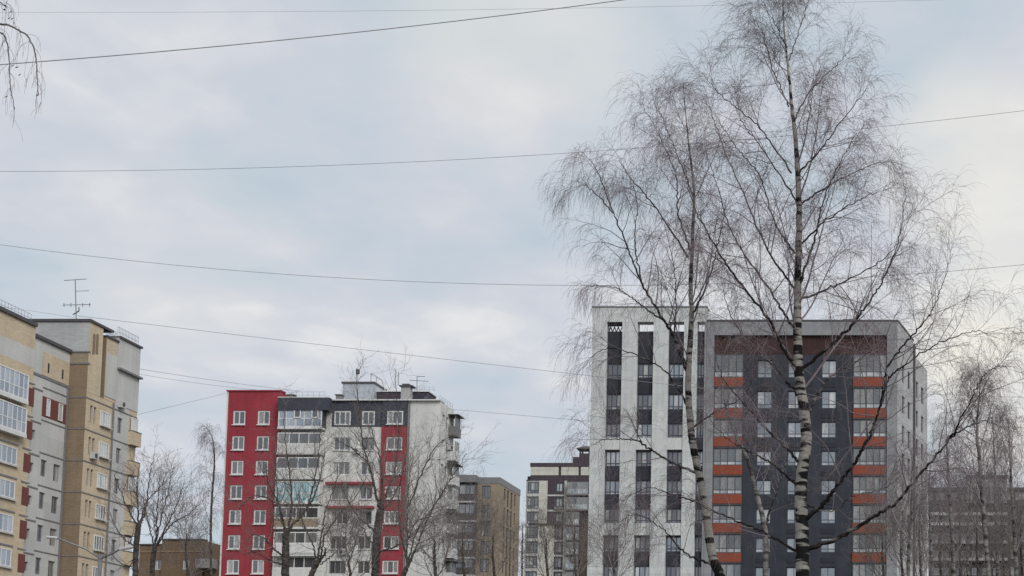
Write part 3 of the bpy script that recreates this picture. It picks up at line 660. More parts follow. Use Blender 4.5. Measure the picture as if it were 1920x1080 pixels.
# ------------------------------------------------------------------ D: cream and plum block with the capped chimney
def build_cream_block():
    Y = 287.0
    o = P(987, 905, Y); F = Facade((o.x, Y), (1, 0)); S, Z = F.S, F.Z
    b = Building('cream_house', 'cream and dark plum apartment block with stepped chimney under a small hat', 'building', (o.x + 7, Y + 5))
    zr = [Z(1000, y) for y in (914.5, 943, 971, 998.5, 1026.5, 1054.5, 1082.5)]
    sW, sE = 0.0, S(1106, 905)
    z1, z2, z3, z4 = Z(1000, 901.5), Z(1000, 892), Z(1000, 875), Z(1000, 868)
    st = S(994.5, 880)
    b.box(F, 'attic_band', 'plum_panel', st, sE, z1, z2, 0.0, 1.0)
    for x0, x1 in ((995.2, 1047), (1052, 1084.5), (1089, 1104.5)): b.box(F, 'attic_panel', 'cream_panel', S(x0, 883), S(x1, 883), z2 + 0.1, z3, 0.0, 0.8)
    b.box(F, 'attic_core', 'plum_panel', st + 0.05, sE, z2, z3 + 0.02, -0.15, 3.0)
    b.box(F, 'roof_band', 'plum_panel', st - 0.05, sE, z3 + 0.02, z4, 0.1, 3.2)
    b.box(F, 'roof_edge', 'trim_dark', sW, st, z1, z1 + 0.2, 0.1, 1.0)
    # chimney
    c1 = b.box(F, 'chimney_step', 'plum_panel', S(1073, 860), S(1085, 860), z4, Z(1079, 856), -0.4, 2.0)
    c2 = b.box(F, 'chimney', 'plum_panel', S(1085, 860), S(1105.5, 860), z4, Z(1095, 849.5), -0.3, 2.2)
    cw = S(1105.5, 860) - S(1085, 860); hz = Z(1095, 849.5) - z4
    post = MB().box(0, 0.3, 0, 0.25, 0, 0.85).mesh('hat_post')
    for x in (0.05, cw - 0.35):
        for y in (0.05, 1.9): link('hat_post', post, 'plum_panel', c2, (x, y, hz))
    mb = MB(); mb.box(-0.5, cw + 0.3, -0.4, 2.6, 0, 0.2)
    i = len(mb.v); mb.v += [(-0.45, -0.35, .2), (cw + .25, -0.35, .2), (cw + .25, 2.5, .2), (-0.45, 2.5, .2), (cw * .35, 0.9, .85), (cw * .65, 0.9, .85), (cw * .65, 1.3, .85), (cw * .35, 1.3, .85)]
    mb.f += [(i, i+1, i+5, i+4), (i+1, i+2, i+6, i+5), (i+2, i+3, i+7, i+6), (i+3, i, i+4, i+7), (i+4, i+5, i+6, i+7)]
    link('hat', mb.mesh('hat'), 'trim_dark', c2, (0, 0, hz + 0.85))
    # wall bands
    zsp = Z(1000, 984.5)
    sa, sb, sc, sd_ = S(1010.5, 930), S(1026.5, 930), S(1058, 930), S(1063, 930)
    hc1 = [(0.3, S(1009.8, 930), z - 1.15, z + 1.15) for z in zr]
    b.wall(F, 'dull_panel', 0, sa, 0, z1, hc1, depth=0.4)
    for h in hc1: b.window(F, *h, [.8, 1, 1], 0.28, 'frame_dark', 'glass_flat', inset=0.05, fw=0.14)
    for z in zr: b.box(F, 'ledge', 'trim_pale', 0.2, sa, z - 1.75, z - 1.3, 0.12, 0.3)
    b.wall(F, 'cream_panel', sa, sb, zsp + 0.3, z1, depth=0.4, out=0.08)
    hd = [(S(1042.5, 930), S(1055, 930), z - 0.8, z + 0.95) for z in zr[:3]]
    b.wall(F, 'plum_panel', sb, sc, zsp + 0.3, z1, hd, depth=0.4)
    for h in hd: b.window(F, *h, 2, None, 'frame_dark', 'glass_milk', inset=0.05, fw=0.16)
    for z in zr[:2]: b.box(F, 'ledge', 'trim_pale', sb, sc, z - 1.75, z - 1.42, 0.12, 0.3)
    b.box(F, 'basket', 'trim_grey', S(1040, 945), S(1056, 945), zr[1] - 1.4, zr[1] - 0.85, 0.4, 0.4)
    b.box(F, 'dark_ledge', 'plum_panel', S(992, 984), sc, zsp, zsp + 0.3, 0.35, 0.6)
    b.wall(F, 'cream_panel', sc, sd_, 0, z1, depth=0.4, out=0.1)
    sm = S(1039.5, 1000)
    b.wall(F, 'cream_panel', sa, sm, 0, zsp, depth=0.4, out=0.08)
    hl = [(S(1041, 1000), S(1053.5, 1000), z - 1.0, z + 1.0) for z in zr[3:]]
    b.wall(F, 'night_panel', sm, sc, 0, zsp, hl, depth=0.4)
    for h in hl: b.window(F, *h, 2, None, 'frame_dark', 'glass_flat', inset=0.05, fw=0.16)
    for z in zr[3:]: b.box(F, 'ledge', 'trim_pale', sm, sc, z - 1.85, z - 1.5, 0.12, 0.3)
    # glazed balconies
    b.wall(F, 'plum_panel', sd_, sE, 0, z1, depth=0.4)
    for i, z in enumerate(zr):
        a, c = sd_ + 0.15, (S(1104.5, 930) if i < 2 else S(1089, 930))
        zf = z - 1.5
        b.box(F, 'balcony', 'trim_grey', a, c + 0.05, zf - 0.2, zf + 0.05, 1.0, 1.0)
        b.window(F, a, c, zf + 0.05, zf + 2.5, [1, 1, 1, 1] if i < 2 else [1, 1, 1], 0.45, 'frame_grey', 'glass_loggia', inset=0.0, fw=0.12, out=1.0, name='balcony_glazing', low_pane='glass_milk')
    b.wall(F, 'umber_panel', S(1089.5, 1000), sE, 0, Z(1095, 975), depth=0.6, out=0.6)
    b.core([(o.x + 0.1, Y + 0.35), (o.x + sE, Y + 0.35), (o.x + sE, Y + 12), (o.x + 0.1, Y + 12)], z2 - 0.05)
build_cream_block()

# ------------------------------------------------------------------ E: tall white and slate block behind the birches
def build_slate_block():
    Y = 146.0
    o = P(1113.5, 580, Y); F = Facade((o.x, Y), (1, 0)); S, Z = F.S, F.Z
    b = Building('slate_tower', 'tall white and slate apartment block with orange balcony fronts behind the birches', 'building', (o.x + 15, Y + 7))
    ztop = Z(1200, 579)
    # ---- white wing: piers, top beam and dark strips between them
    strips = [(1139.8, 1168.4), (1197, 1226.8), (1255, 1284), (1308.5, 1322.5)]
    st = [(S(x0, 640), S(x1, 640)) for x0, x1 in strips]
    zbeam = Z(1200, 606); zslot = Z(1200, 622)
    piers = [(0, st[0][0]), (st[0][1], st[1][0]), (st[1][1], st[2][0]), (st[2][1], st[3][0]), (st[3][1], S(1326, 640))]
    for i, (a, c) in enumerate(piers): b.box(F, 'pier', 'white_panel' if i < 4 else 'ash_panel', a, c, 0, zbeam, 0.5, 1.1)
    b.box(F, 'top_beam', 'white_panel', 0, piers[-1][1], zbeam + 0.002, ztop, 0.5, 1.1)
    b.box(F, 'roof_edge', 'trim_grey', -0.05, piers[-1][1] + 0.05, ztop, ztop + 0.12, 0.56, 1.3)
    rows = [(622.5, 681, 'p'), (682, 708, 'w'), (711, 738, 'p'), (739, 767.5, 'w'), (769, 793, 'p'), (794, 821, 'w'), (822.5, 844.5, 'b'), (846, 874, 'w'), (875, 899.5, 'p'), (900.5, 927, 'w'),
            (928, 952.5, 'p'), (953.5, 980.5, 'w'), (982, 1004.5, 'b'), (1006, 1034, 'w'), (1035.5, 1060, 'p'), (1061, 1088, 'w'), (1089, 1114, 'p')]
    for j, (a, c) in enumerate(st):
        for y0, y1, k in rows:
            zt_, zb_ = Z(1200, y0), Z(1200, y1)
            if k == 'p': b.box(F, 'dark_panel', 'night_panel', a + 0.01, c - 0.01, zb_ - 0.05, zt_ + 0.02, 0.12, 0.3)
            elif k == 'w': b.window(F, a + 0.01, c - 0.01, zb_ - 0.10, zt_, [1, 1, 1] if j < 3 else [1, 1], 0.22, 'frame_dark', 'glass_flat' if (j + int(y0)) % 3 else 'glass_sky', inset=-0.02, fw=0.13)
            else: b.box(F, 'white_band', 'white_panel' if j < 3 else 'night_panel', a + 0.01, c - 0.01, zb_, zt_ + 0.02, 0.42, 0.6)
        b.box(F, 'backing', 'shade', a, c, 0, zslot, -0.12, 0.2)
    zig = []
    a, c = st[0]; n = 4
    for i in range(n):
        x0, x1 = a + (c - a) * i / n, a + (c - a) * (i + 1) / n; xm = (x0 + x1) / 2
        zig += [(F.at(x0, zslot, -0.3), F.at(xm, zbeam - 0.3, -0.3)), (F.at(xm, zbeam - 0.3, -0.3), F.at(x1, zslot, -0.3))]
    b.bars('roof_truss', 'trim_dark', zig, 0.06)
    b.box(F, 'slot_lintel', 'night_panel', a, c, zbeam - 0.3, zbeam, 0.2, 0.4)
    # ---- slate wing set in an ash grey frame
    fl0, fl1, fr0, fr1 = S(1326.2, 640), S(1340, 640), S(1663.5, 640), S(1683, 640)
    zf = Z(1500, 604); zfi = Z(1500, 630)
    b.box(F, 'facade_frame', 'ash_panel', fl0, fl1, 0, zfi, 0.35, 1.2)
    b.box(F, 'facade_frame', 'ash_panel', fr0, fr1, 0, zfi, 0.35, 1.2)
    b.box(F, 'facade_frame', 'ash_panel', fl0, fr1, zfi + 0.002, zf, 0.35, 1.2)
    b.box(F, 'roof_edge', 'trim_dark', fl0, fr1 + 0.05, zf, zf + 0.14, 0.42, 1.4)
    zm = Z(1500, 664)
    b.wall(F, 'maroon_panel', fl1, fr0, zm, zfi, depth=0.5, out=0.02)
    lo0, lo1 = S(1394.5, 700), S(1599.5, 700)
    tops = [675, 732.8, 790.5, 845, 899.5, 953.5, 1008, 1063, 1118]; hts = [33, 33, 30, 28, 28, 28, 28, 28, 28]
    cols = [(1419.8, 1448), (1477.5, 1505.5), (1540.5, 1568.5)]
    holes = []
    for t_, h_ in zip(tops, hts):
        for x0, x1 in cols: holes.append((S(x0, 690), S(x1, 690), Z(1500, t_ + h_), Z(1500, t_)))
    b.wall(F, 'slate_panel', lo0, lo1, 0, zm - 0.002, holes, depth=0.4, out=0.0)
    for i, h in enumerate(holes):
        b.window(F, *h, 2, 0.25, 'frame_dark', 'glass_sky', inset=0.16, fw=0.09)
        g = b.box(F, 'vent_grille', 'night_panel', h[0] + 0.05, h[1] - 0.1, h[2] - 1.05, h[2] - 0.55, 0.04, 0.06)
    # loggias with orange fronts
    ob = [(708, 725), (766.5, 784), (820, 837.5), (873, 890.5), (927, 944.5), (982, 999), (1037, 1054), (1092, 1109)]
    for side, (a, c) in enumerate(((fl1 + 0.02, lo0 - 0.02), (lo1 + 0.02, fr0 - 0.02))):
        prev = zm
        for i, (y0, y1) in enumerate(ob):
            zt_, zb_ = Z(1500, y0), Z(1500, y1)
            b.box(F, 'balcony_front', 'orange_panel', a, c, zb_, zt_, 0.2, 0.25)
            b.box(F, 'balcony_floor', 'trim_dark', a, c, zb_ - 0.14, zb_ - 0.003, 0.16, 0.6)
            zlo = zt_ + 0.01
            b.window(F, a, c, zlo, prev - (0.02 if i == 0 else 0.16), [1, .9, 1, .9, 1] if side else [1, 1, 1.05, 1], 0.24, 'frame_dark', 'glass_loggia' if side else 'glass_loggia', inset=-0.08, fw=0.09, name='balcony_glazing', low_pane='glass_milk')
            prev = zb_
        b.box(F, 'backing', 'shade', a, c, 0, zm - 0.01, -0.35, 0.1)
    # ---- right-hand side wall
    p0 = F.at(fr1, 0, 0.35); p1 = P(1739, 690, 160.0)
    FS = Facade((p0.x, p0.y), (p1.x - p0.x, p1.y - p0.y)); e = (Vector((p1.x, p1.y, 0)) - p0).length
    sm = FS.S(1712.5, 700)
    hs = []
    zs = [Z(1500, t_ + h_ / 2) for t_, h_ in zip(tops, hts)]
    for z in zs:
        for x0, x1 in ((1691.5, 1696), (1702, 1707)): hs.append((FS.S(x0, 720), FS.S(x1, 720), z - 0.95, z + 0.9))
    b.wall(FS, 'light_ash', 0, sm, 0, zf, hs, depth=0.4)
    for h in hs: b.window(FS, *h, 1, 0.25, 'frame_dark', 'glass_dim', inset=0.15, fw=0.09)
    z2 = FS.Z(1720, 673); hs2 = []
    for z in zs:
        for x0, x1 in ((1718, 1722), (1727.5, 1732)): hs2.append((FS.S(x0, 720), FS.S(x1, 720), z - 0.95, z + 0.9))
    hs2 = [h for h in hs2 if h[3] < z2 - 0.5]
    b.wall(FS, 'light_ash', sm, e, 0, z2, hs2, depth=0.4, out=-0.02)
    for h in hs2: b.window(FS, *h, 1, 0.25, 'frame_dark', 'glass_dim', inset=0.15, fw=0.09, out=-0.02)
    b.box(FS, 'corner_post', 'trim_dark', sm - 0.15, sm + 0.25, 0, FS.Z(1712, 645), 0.2, 0.4)
    b.box(FS, 'roof_edge', 'trim_dark', 0.1, sm, zf, zf + 0.14, 0.08, 0.5)
    b.box(F, 'roof_vent', 'trim_dark', S(1580, 602), S(1605, 602), zf + 0.14, zf + 0.45, -0.4, 1.0)
    b.core([(o.x + 0.1, Y + 0.15), (o.x + fl0 - .2, Y + 0.15), (o.x + fl0 - .2, Y + 14), (o.x + 0.1, Y + 14)], zslot - 0.1)
    q0 = FS.at(0, 0, -0.3); q1 = FS.at(e, 0, -0.35)
    b.core([(o.x + fl0, Y + 0.42), (q0.x - 0.2, Y + 0.42), (q1.x - 0.2, q1.y), (o.x + fl0, q1.y)], z2 - 0.1)
build_slate_block()

# ------------------------------------------------------------------ F: dull block behind the thicket at the right edge
def build_dull_block():
    Y = 205.0
    o = P(1741, 920, Y); F = Facade((o.x, Y), (1, 0)); S, Z = F.S, F.Z
    b = Building('dull_block', 'dark brownish block with raised centre behind the thicket at right', 'building', (o.x + 14, Y + 6))
    e = S(2060, 920); zt = Z(1780, 914.5); zp = Z(1780, 920)
    c0, c1 = S(1812, 930), S(1888, 930); zb = Z(1780, 937)
    b.wall(F, 'dusk_panel', 0, e, 0, zb, depth=0.4)
    for a, c in ((0, c0), (c1, e)):
        b.box(F, 'attic_wall', 'dull_panel', a, c, zb, zp, -0.1, 0.5)
        b.box(F, 'roof_edge', 'trim_dark', a, c, zp, zt, 0.25, 1.2)
        n = max(2, int((c - a) / 1.8))
        for i in range(n): k = a + (c - a) * (i + .5) / n; b.box(F, 'pilaster', 'dusk_panel', k - 0.25, k + 0.25, zb, zp - 0.02, 0.05, 0.3)
    hz = Z(1850, 893); hb = Z(1850, 944)
    holes = [(S(x, 925), S(x + 10, 925), Z(1850, 944), Z(1850, 915)) for x in (1823, 1846, 1867)]
    b.wall(F, 'dull_panel', c0, c1, hb - 0.02, hz - 0.3, [(a, c, z0, z1) for a, c, z0, z1 in holes], out=0.5, depth=0.8)
    for a, c, z0, z1 in holes: b.window(F, a, c, z0, z1, 2, 0.5, 'frame_dark', 'glass_dim', inset=0.3, out=0.5, fw=0.1)
    b.box(F, 'roof_edge', 'trim_dark', c0 - 0.1, c1 + 0.1, hz - 0.3, hz + 0.05, 0.7, 2.0)
    for x in (1830, 1849): b.box(F, 'roof_vent', 'trim_dark', S(x, 888), S(x + 12, 888), hz + 0.05, Z(1850, 885), 0.0, 0.8)
    for py, mat in ((965, 'trim_pale'), (984, 'trim_white'), (1018, 'dull_panel'), (1050, 'dull_panel')):
        b.box(F, 'balcony_slab', mat, S(1744, py), c1, Z(1800, py) - 0.2, Z(1800, py) + 0.2, 0.9, 0.9)
    for py in (974, 1008, 1040, 1072):
        for x in (1748, 1766, 1784, 1802, 1822, 1842, 1862):
            b.window(F, S(x, py), S(x + 13, py), Z(1800, py + 7), Z(1800, py - 7), 2, None, 'frame_grey', 'glass_dim', inset=-0.1, fw=0.1)
        for x in (1895, 1915, 1935):
            b.window(F, S(x, py), S(x + 11, py), Z(1800, py + 8), Z(1800, py - 8), 2, None, 'frame_grey', 'glass_dim', inset=-0.1, fw=0.1)
    b.core([(o.x + 0.1, Y + 0.38), (o.x + e, Y + 0.38), (o.x + e, Y + 12), (o.x + 0.1, Y + 12)], zb - 0.05)
    b.core([(o.x + c0 + .2, Y + 0.3), (o.x + c1 - .2, Y + 0.3), (o.x + c1 - .2, Y + 6), (o.x + c0 + .2, Y + 6)], hz - 0.35, 'dull_panel', 'centre_core', zb - 0.2)
build_dull_block()

# ------------------------------------------------------------------ G: low brown brick house
def build_brown_house():
    Y = 185.0
    o = P(262, 1022, Y); F = Facade((o.x, Y), (1, 0)); S, Z = F.S, F.Z
    b = Building('brown_house', 'lower brown brick house between the beige block and the red house', 'building', (o.x + 6, Y + 5))
    zt, zl = Z(330, 1013), Z(280, 1022)
    e = S(432, 1022); sa, sb = S(306, 1020), S(384, 1020)
    holes = [(S(x, 1058), S(x + w, 1058), Z(330, 1068), Z(330, 1050)) for x, w in ((288, 13), (345, 12), (400, 9))]
    b.wall(F, 'brown_brick', 0, sa, 0, zl, [holes[0]], depth=0.3)
    b.wall(F, 'brown_brick', sa, sb, 0, zt, [holes[1]], depth=0.3, out=0.3)
    b.wall(F, 'brown_brick', sb, e, 0, zl - 0.8, [holes[2]], depth=0.3)
    for i, h in enumerate(holes): b.window(F, *h, 2, None, 'frame_white', 'glass_flat', inset=0.1, fw=0.1, out=0.3 if i == 1 else 0)
    b.box(F, 'roof_edge', 'trim_dark', 0, sa, zl, zl + 0.15, 0.15, 1); b.box(F, 'roof_edge', 'trim_dark', sa, sb, zt, zt + 0.15, 0.45, 1.2)
    b.box(F, 'string_course', 'tan_brick', 0, sa, Z(300, 1036), Z(300, 1033), 0.06, 0.2); b.box(F, 'string_course', 'tan_brick', sa, sb, Z(300, 1036), Z(300, 1033), 0.36, 0.2)
    b.box(F, 'balcony', 'dull_panel', S(376, 1060), S(408, 1060), Z(390, 1067), Z(390, 1050), 1.4, 1.4)
    b.core([(o.x + 0.1, Y + 0.25), (o.x + e, Y + 0.25), (o.x + e, Y + 10), (o.x + 0.1, Y + 10)], zl - 0.9)
    b.core([(o.x + sa, Y + 0.1), (o.x + sb, Y + 0.1), (o.x + sb, Y + 9), (o.x + sa, Y + 9)], zt - 0.05, 'brown_brick', 'wing_core')
build_brown_house()

# ------------------------------------------------------------------ street lamp
def build_lamp():
    Y = 80.0
    top = P(188, 1048, Y); base = Vector((top.x, Y, 0))
    r = tag(link('street_lamp', None, loc=base), 'double-armed street lamp in front of the beige block', 'street lamp')
    link('pole', MB().bar((0, 0, 0), (0, 0, top.z), 0.11, 10).mesh('pole'), 'steel', r)
    link('pole_cap', MB().bar((0, 0, top.z), (0, 0, top.z + 0.25), 0.14, 10).mesh('pole_cap'), 'steel', r)
    for pts, head in (([(188, 1047), (160, 1029), (130, 1018), (108, 1009)], (108, 1009, 88, 1007)), ([(190, 1047), (206, 1040), (225, 1030)], (225, 1030, 252, 1025))):
        mb = MB(); q = [P(x, y, Y - 0.4 * i) - base for i, (x, y) in enumerate(pts)]
        for a, c in zip(q, q[1:]): mb.bar(a, c, 0.05, 6)
        arm = link('arm', mb.mesh('arm'), 'steel', r)
        mb = MB(); a, c = P(head[0], head[1], Y - 1.2) - base, P(head[2], head[3], Y - 1.2) - base
        lo, hi = (a, c) if a.x < c.x else (c, a)
        mb.bar(a, c, 0.085, 8)
        link('lamp_head', mb.mesh('lamp_head'), 'trim_pale', arm)
build_lamp()

# ------------------------------------------------------------------ overhead cables
def cable(pts, Y0, Y1, r, label, sag=0.0):
    """a hanging cable through photo points, running from depth Y0 to depth Y1"""
    n = len(pts); q = []
    xs = [p[0] for p in pts]
    A = np.polyfit(xs, [p[1] for p in pts], min(2, n - 1))
    x0, x1 = xs[0], xs[-1]
    for i in range(33):
        x = x0 + (x1 - x0) * i / 32; q.append(P(x, float(np.polyval(A, x)), Y0 + (Y1 - Y0) * i / 32))
    base = q[0]; pts3 = np.array([[tuple(p - base) for p in q]]); rad = np.full((1, 33), r)
    o = link('overhead_cable', tube_mesh('overhead_cable', [(pts3, rad, 6)]), 'cable', None, base)
    tag(o, label, 'cable', 'overhead cables across the sky')

def tube_arrays(pts, rad, sides):
    """pts (N,K,3), rad (N,K) -> vertices, quads"""
    n, k, _ = pts.shape
    T = np.empty_like(pts); T[:, 1:-1] = pts[:, 2:] - pts[:, :-2]; T[:, 0] = pts[:, 1] - pts[:, 0]; T[:, -1] = pts[:, -1] - pts[:, -2]
    T /= np.linalg.norm(T, axis=2, keepdims=True) + 1e-9
    d = np.abs(pts[:, -1] - pts[:, 0]); ref = np.zeros((n, 3)); ref[np.arange(n), np.argmin(d, axis=1)] = 1.0
    U = np.cross(T, ref[:, None, :]); U /= np.linalg.norm(U, axis=2, keepdims=True) + 1e-9; V = np.cross(T, U)
    a = np.arange(sides) * 2 * np.pi / sides
    verts = pts[:, :, None, :] + rad[:, :, None, None] * (np.cos(a)[None, None, :, None] * U[:, :, None, :] + np.sin(a)[None, None, :, None] * V[:, :, None, :])
    idx = np.arange(n * k * sides).reshape(n, k, sides)
    A = idx[:, :-1, :]; B = np.roll(idx, -1, axis=2)[:, :-1, :]; C = np.roll(idx, -1, axis=2)[:, 1:, :]; D = idx[:, 1:, :]
    return verts.reshape(-1, 3), np.stack([A, B, C, D], axis=-1).reshape(-1, 4)
def np_mesh(name, verts, quads, smooth=True):
    me = bpy.data.meshes.new(name)
    me.vertices.add(len(verts)); me.vertices.foreach_set('co', verts.astype(np.float32).ravel())
    me.loops.add(quads.size); me.loops.foreach_set('vertex_index', quads.astype(np.int32).ravel())
    me.polygons.add(len(quads)); me.polygons.foreach_set('loop_start', np.arange(0, quads.size, 4, dtype=np.int32))
    if smooth: me.polygons.foreach_set('use_smooth', np.ones(len(quads), dtype=bool))
    me.update(calc_edges=True); return me
def tube_mesh(name, parts):
    vs, fs, n = [], [], 0
    for pts, rad, sides in parts:
        v, f = tube_arrays(np.asarray(pts, float), np.asarray(rad, float), sides); vs.append(v); fs.append(f + n); n += len(v)
    return np_mesh(name, np.concatenate(vs), np.concatenate(fs))

cable([(-500, 150), (0, 123), (600, 68), (1150, 0), (1600, -62)], 26, 34, 0.0099, 'thick twisted cable rising from upper left to the top edge')
cable([(-400, 20), (300, 24), (900, 18), (1700, 0), (2300, -18)], 60, 60, 0.0058, 'faint cable close to the top edge of the picture')
cable([(-400, 316), (0, 320), (600, 312), (1165, 281), (1640, 237), (1920, 207), (2300, 158)], 52, 52, 0.0084, 'cable crossing the sky above midheight behind the birch crowns')
cable([(-400, 395), (0, 458), (600, 518), (1090, 537), (1500, 527), (1810, 505), (1920, 495), (2200, 465)], 58, 58, 0.0095, 'sagging cable crossing the sky at midheight')
cable([(146, 592), (300, 610), (600, 648), (1110, 703), (1400, 738)], 126, 142, 0.0201, 'cable running from the roof antenna to the slate block')
cable([(-300, 545), (0, 575), (120, 592), (143, 596)], 116, 125, 0.0137, 'short cable reaching the roof antenna from the left')
cable([(190, 680), (260, 690), (400, 714), (470, 722), (560, 733)], 132, 164, 0.0190, 'upper of the cables from the beige block to the red roof')
cable([(200, 690), (268, 703), (400, 722), (500, 733)], 132, 164, 0.0158, 'middle of the cables from the beige block to the red roof')
cable([(160, 800), (270, 773), (350, 757), (430, 735)], 132, 163, 0.0190, 'cable rising to the top corner of the red wing')
cable([(820, 764), (860, 770), (1000, 780), (1110, 790)], 166, 150, 0.0190, 'cable between the red house and the slate block')
cable([(1700, 738), (1880, 743), (1930, 746), (2200, 756)], 150, 150, 0.0168, 'cable leaving the slate block towards the right edge')

# ------------------------------------------------------------------ trees
def unit(v): return v / (np.linalg.norm(v, axis=-1, keepdims=True) + 1e-9)
def grow(rng, Pp, D, Ln, r0, r1, K, grav, wob, g0=0.0):
    """batch of branches: start, direction, length, radii; grav bends them down (negative) or up (positive) along the way"""
    n = len(Pp); pts = np.empty((n, K + 1, 3)); pts[:, 0] = Pp; d = unit(D.copy()); step = (Ln / K)[:, None]
    g = np.zeros((n, 3))
    for k in range(K):
        g[:, 2] = g0 + grav * (k + 0.5) / K if np.isscalar(grav) else g0 + grav * (k + 0.5) / K
        d = unit(d + g + rng.normal(0, wob, (n, 3)))
        pts[:, k + 1] = pts[:, k] + d * step
    t = np.linspace(0, 1, K + 1)[None, :]
    return pts, r0[:, None] * (1 - t) + r1[:, None] * t
def sprout(rng, pts, rad, per, tlo, thi, alo, ahi, flat=1.0):
    """children positions and directions along a batch of branches; per = children per parent (int or array)"""
    n, K1, _ = pts.shape; per = np.broadcast_to(np.asarray(per, int), (n,))
    own = np.repeat(np.arange(n), per)
    if len(own) == 0: return own, np.zeros((0, 3)), np.zeros((0, 3)), np.zeros(0), np.zeros(0)
    i = np.concatenate([np.arange(p) for p in per]); t = (i + rng.random(len(own))) / per[own]; t = tlo + (thi - tlo) * t
    x = t * (K1 - 1); k = np.minimum(x.astype(int), K1 - 2); f = (x - k)[:, None]
    p = pts[own, k] * (1 - f) + pts[own, k + 1] * f; T = unit(pts[own, k + 1] - pts[own, k])
    q = rng.normal(0, 1, (len(own), 3)); q[:, 2] *= flat; q -= T * np.sum(q * T, axis=1, keepdims=True); q = unit(q)
    a = np.radians(rng.uniform(alo, ahi, len(own)))[:, None]
    r = rad[own, k] * (1 - f[:, 0]) + rad[own, k + 1] * f[:, 0]
    return own, p, unit(T * np.cos(a) + q * np.sin(a)), t, r
def smooth_line(pts, n):
    """Catmull-Rom through the given points (rows of x, y, z, r)"""
    A = np.asarray(pts, float); A = np.vstack([2 * A[0] - A[1], A, 2 * A[-1] - A[-2]])
    m = len(A) - 3; out_ = []
    for i in range(n + 1):
        x = i / n * m; k = min(int(x), m - 1); t = x - k; p0, p1, p2, p3 = A[k:k + 4]
        out_.append(0.5 * (2 * p1 + (p2 - p0) * t + (2 * p0 - 5 * p1 + 4 * p2 - p3) * t * t + (3 * p1 - p0 - 3 * p2 + p3) * t ** 3))
    return np.array(out_)

class Tree:
    def __init__(s, name, label, group, x, y, seed):
        s.base = np.array([x, y, 0.0]); s.rng = np.random.default_rng(seed)
        s.root = tag(link(name, None, loc=(x, y, 0)), label, 'tree', group)
        s.tw = []                      # crown tubes
    def line3(s, poly, Y, dY, w):
        """photo polyline -> rows x,y,z,r; depth goes from Y to Y+dY; w is the photo width in pixels at start and end"""
        n = len(poly); rows = []
        for i, (px, py) in enumerate(poly):
            t = i / max(1, n - 1); yy = Y + dY * t; q = P(px, py, yy)
            rows.append((q.x, q.y, q.z, 0.5 * (w[0] + (w[1] - w[0]) * t ** 0.75) * yy / FPX))
        return rows
    def solid(s, name, rows, n, mat, sides=8, jitter=0.0):
        A = smooth_line(rows, n)
        if jitter: A[1:-1, :3] += s.rng.normal(0, jitter, (n - 1, 3))
        A[:, :3] -= s.base
        link(name, tube_mesh(name, [(A[None, :, :3], np.maximum(A[None, :, 3], 0.002), sides)]), mat, s.root)
        A[:, :3] += s.base
        return A
    def add(s, pts, rad, sides=3): s.tw.append((pts - s.base, rad, sides))
    def crown(s, mat):
        if s.tw:
            o = link('crown', tube_mesh('crown', s.tw), mat, s.root); o['kind'] = 'stuff'

def birch_fill(T, A, wtip, n2, L2, n3, L3, n4, L4, tlo=0.25, tw=0.0018, droop=-0.5, flat=1.0, up=0.10):
    """side branches, branchlets and hanging twigs along one limb given as rows x,y,z,r"""
    rng = T.rng; pts = A[None, :, :3]; rad = A[None, :, 3]
    own, p, d, t, r = sprout(rng, pts, rad, n2, tlo, 1.0, 28, 58, flat)
    if len(p) == 0: return
    ln = L2 * (1.15 - 0.65 * t) * rng.uniform(0.6, 1.2, len(p))
    r0 = np.minimum(r * 0.6, 0.004 + 0.006 * ln)
    b2, q2 = grow(rng, p, d, ln, r0, np.full(len(p), tw * 0.9), 7, droop * 0.35, 0.09, up)
    T.add(b2, q2, 4)
    own3, p3, d3, t3, r3 = sprout(rng, b2, q2, n3, 0.22, 1.0, 20, 50)
    ln3 = L3 * rng.uniform(0.45, 1.15, len(p3)) * (1.1 - 0.4 * t3)
    b3, q3 = grow(rng, p3, d3, ln3, np.minimum(r3 * 0.8, tw * 1.6), np.full(len(p3), tw * 0.8), 6, droop * 0.8, 0.07, 0.05)
    T.add(b3, q3, 3)
    if n4:
        own4, p4, d4, t4, r4 = sprout(rng, b3, q3, n4, 0.15, 1.0, 20, 55)
        ln4 = L4 * rng.uniform(0.35, 1.2, len(p4))
        b4, q4 = grow(rng, p4, d4, ln4, np.full(len(p4), tw), np.full(len(p4), tw * 0.55), 5, droop * 1.0, 0.06, -0.02)
        T.add(b4, q4, 3)

def auto_limbs(T, A, n, lo, hi, length, alo, ahi, r_of, seedflat=0.35, updraft=0.16, bend=-0.12, K=9, solid_min=1e9, mat='birch_limb'):
    """ascending limbs along a trunk; yields their rows"""
    rng = T.rng
    own, p, d, t, r = sprout(rng, A[None, :, :3], A[None, :, 3], n, lo, hi, alo, ahi, seedflat)
    ln = np.array([length((x - lo) / (hi - lo)) for x in t]) * rng.uniform(0.75, 1.15, len(t))
    r0 = np.minimum(r * 0.55, r_of * ln); pts, rad = grow(rng, p, d, ln, r0, np.full(len(p), 0.004), K, bend, 0.06, updraft)
    return [np.hstack([pts[i], rad[i][:, None]]) for i in range(len(p))]

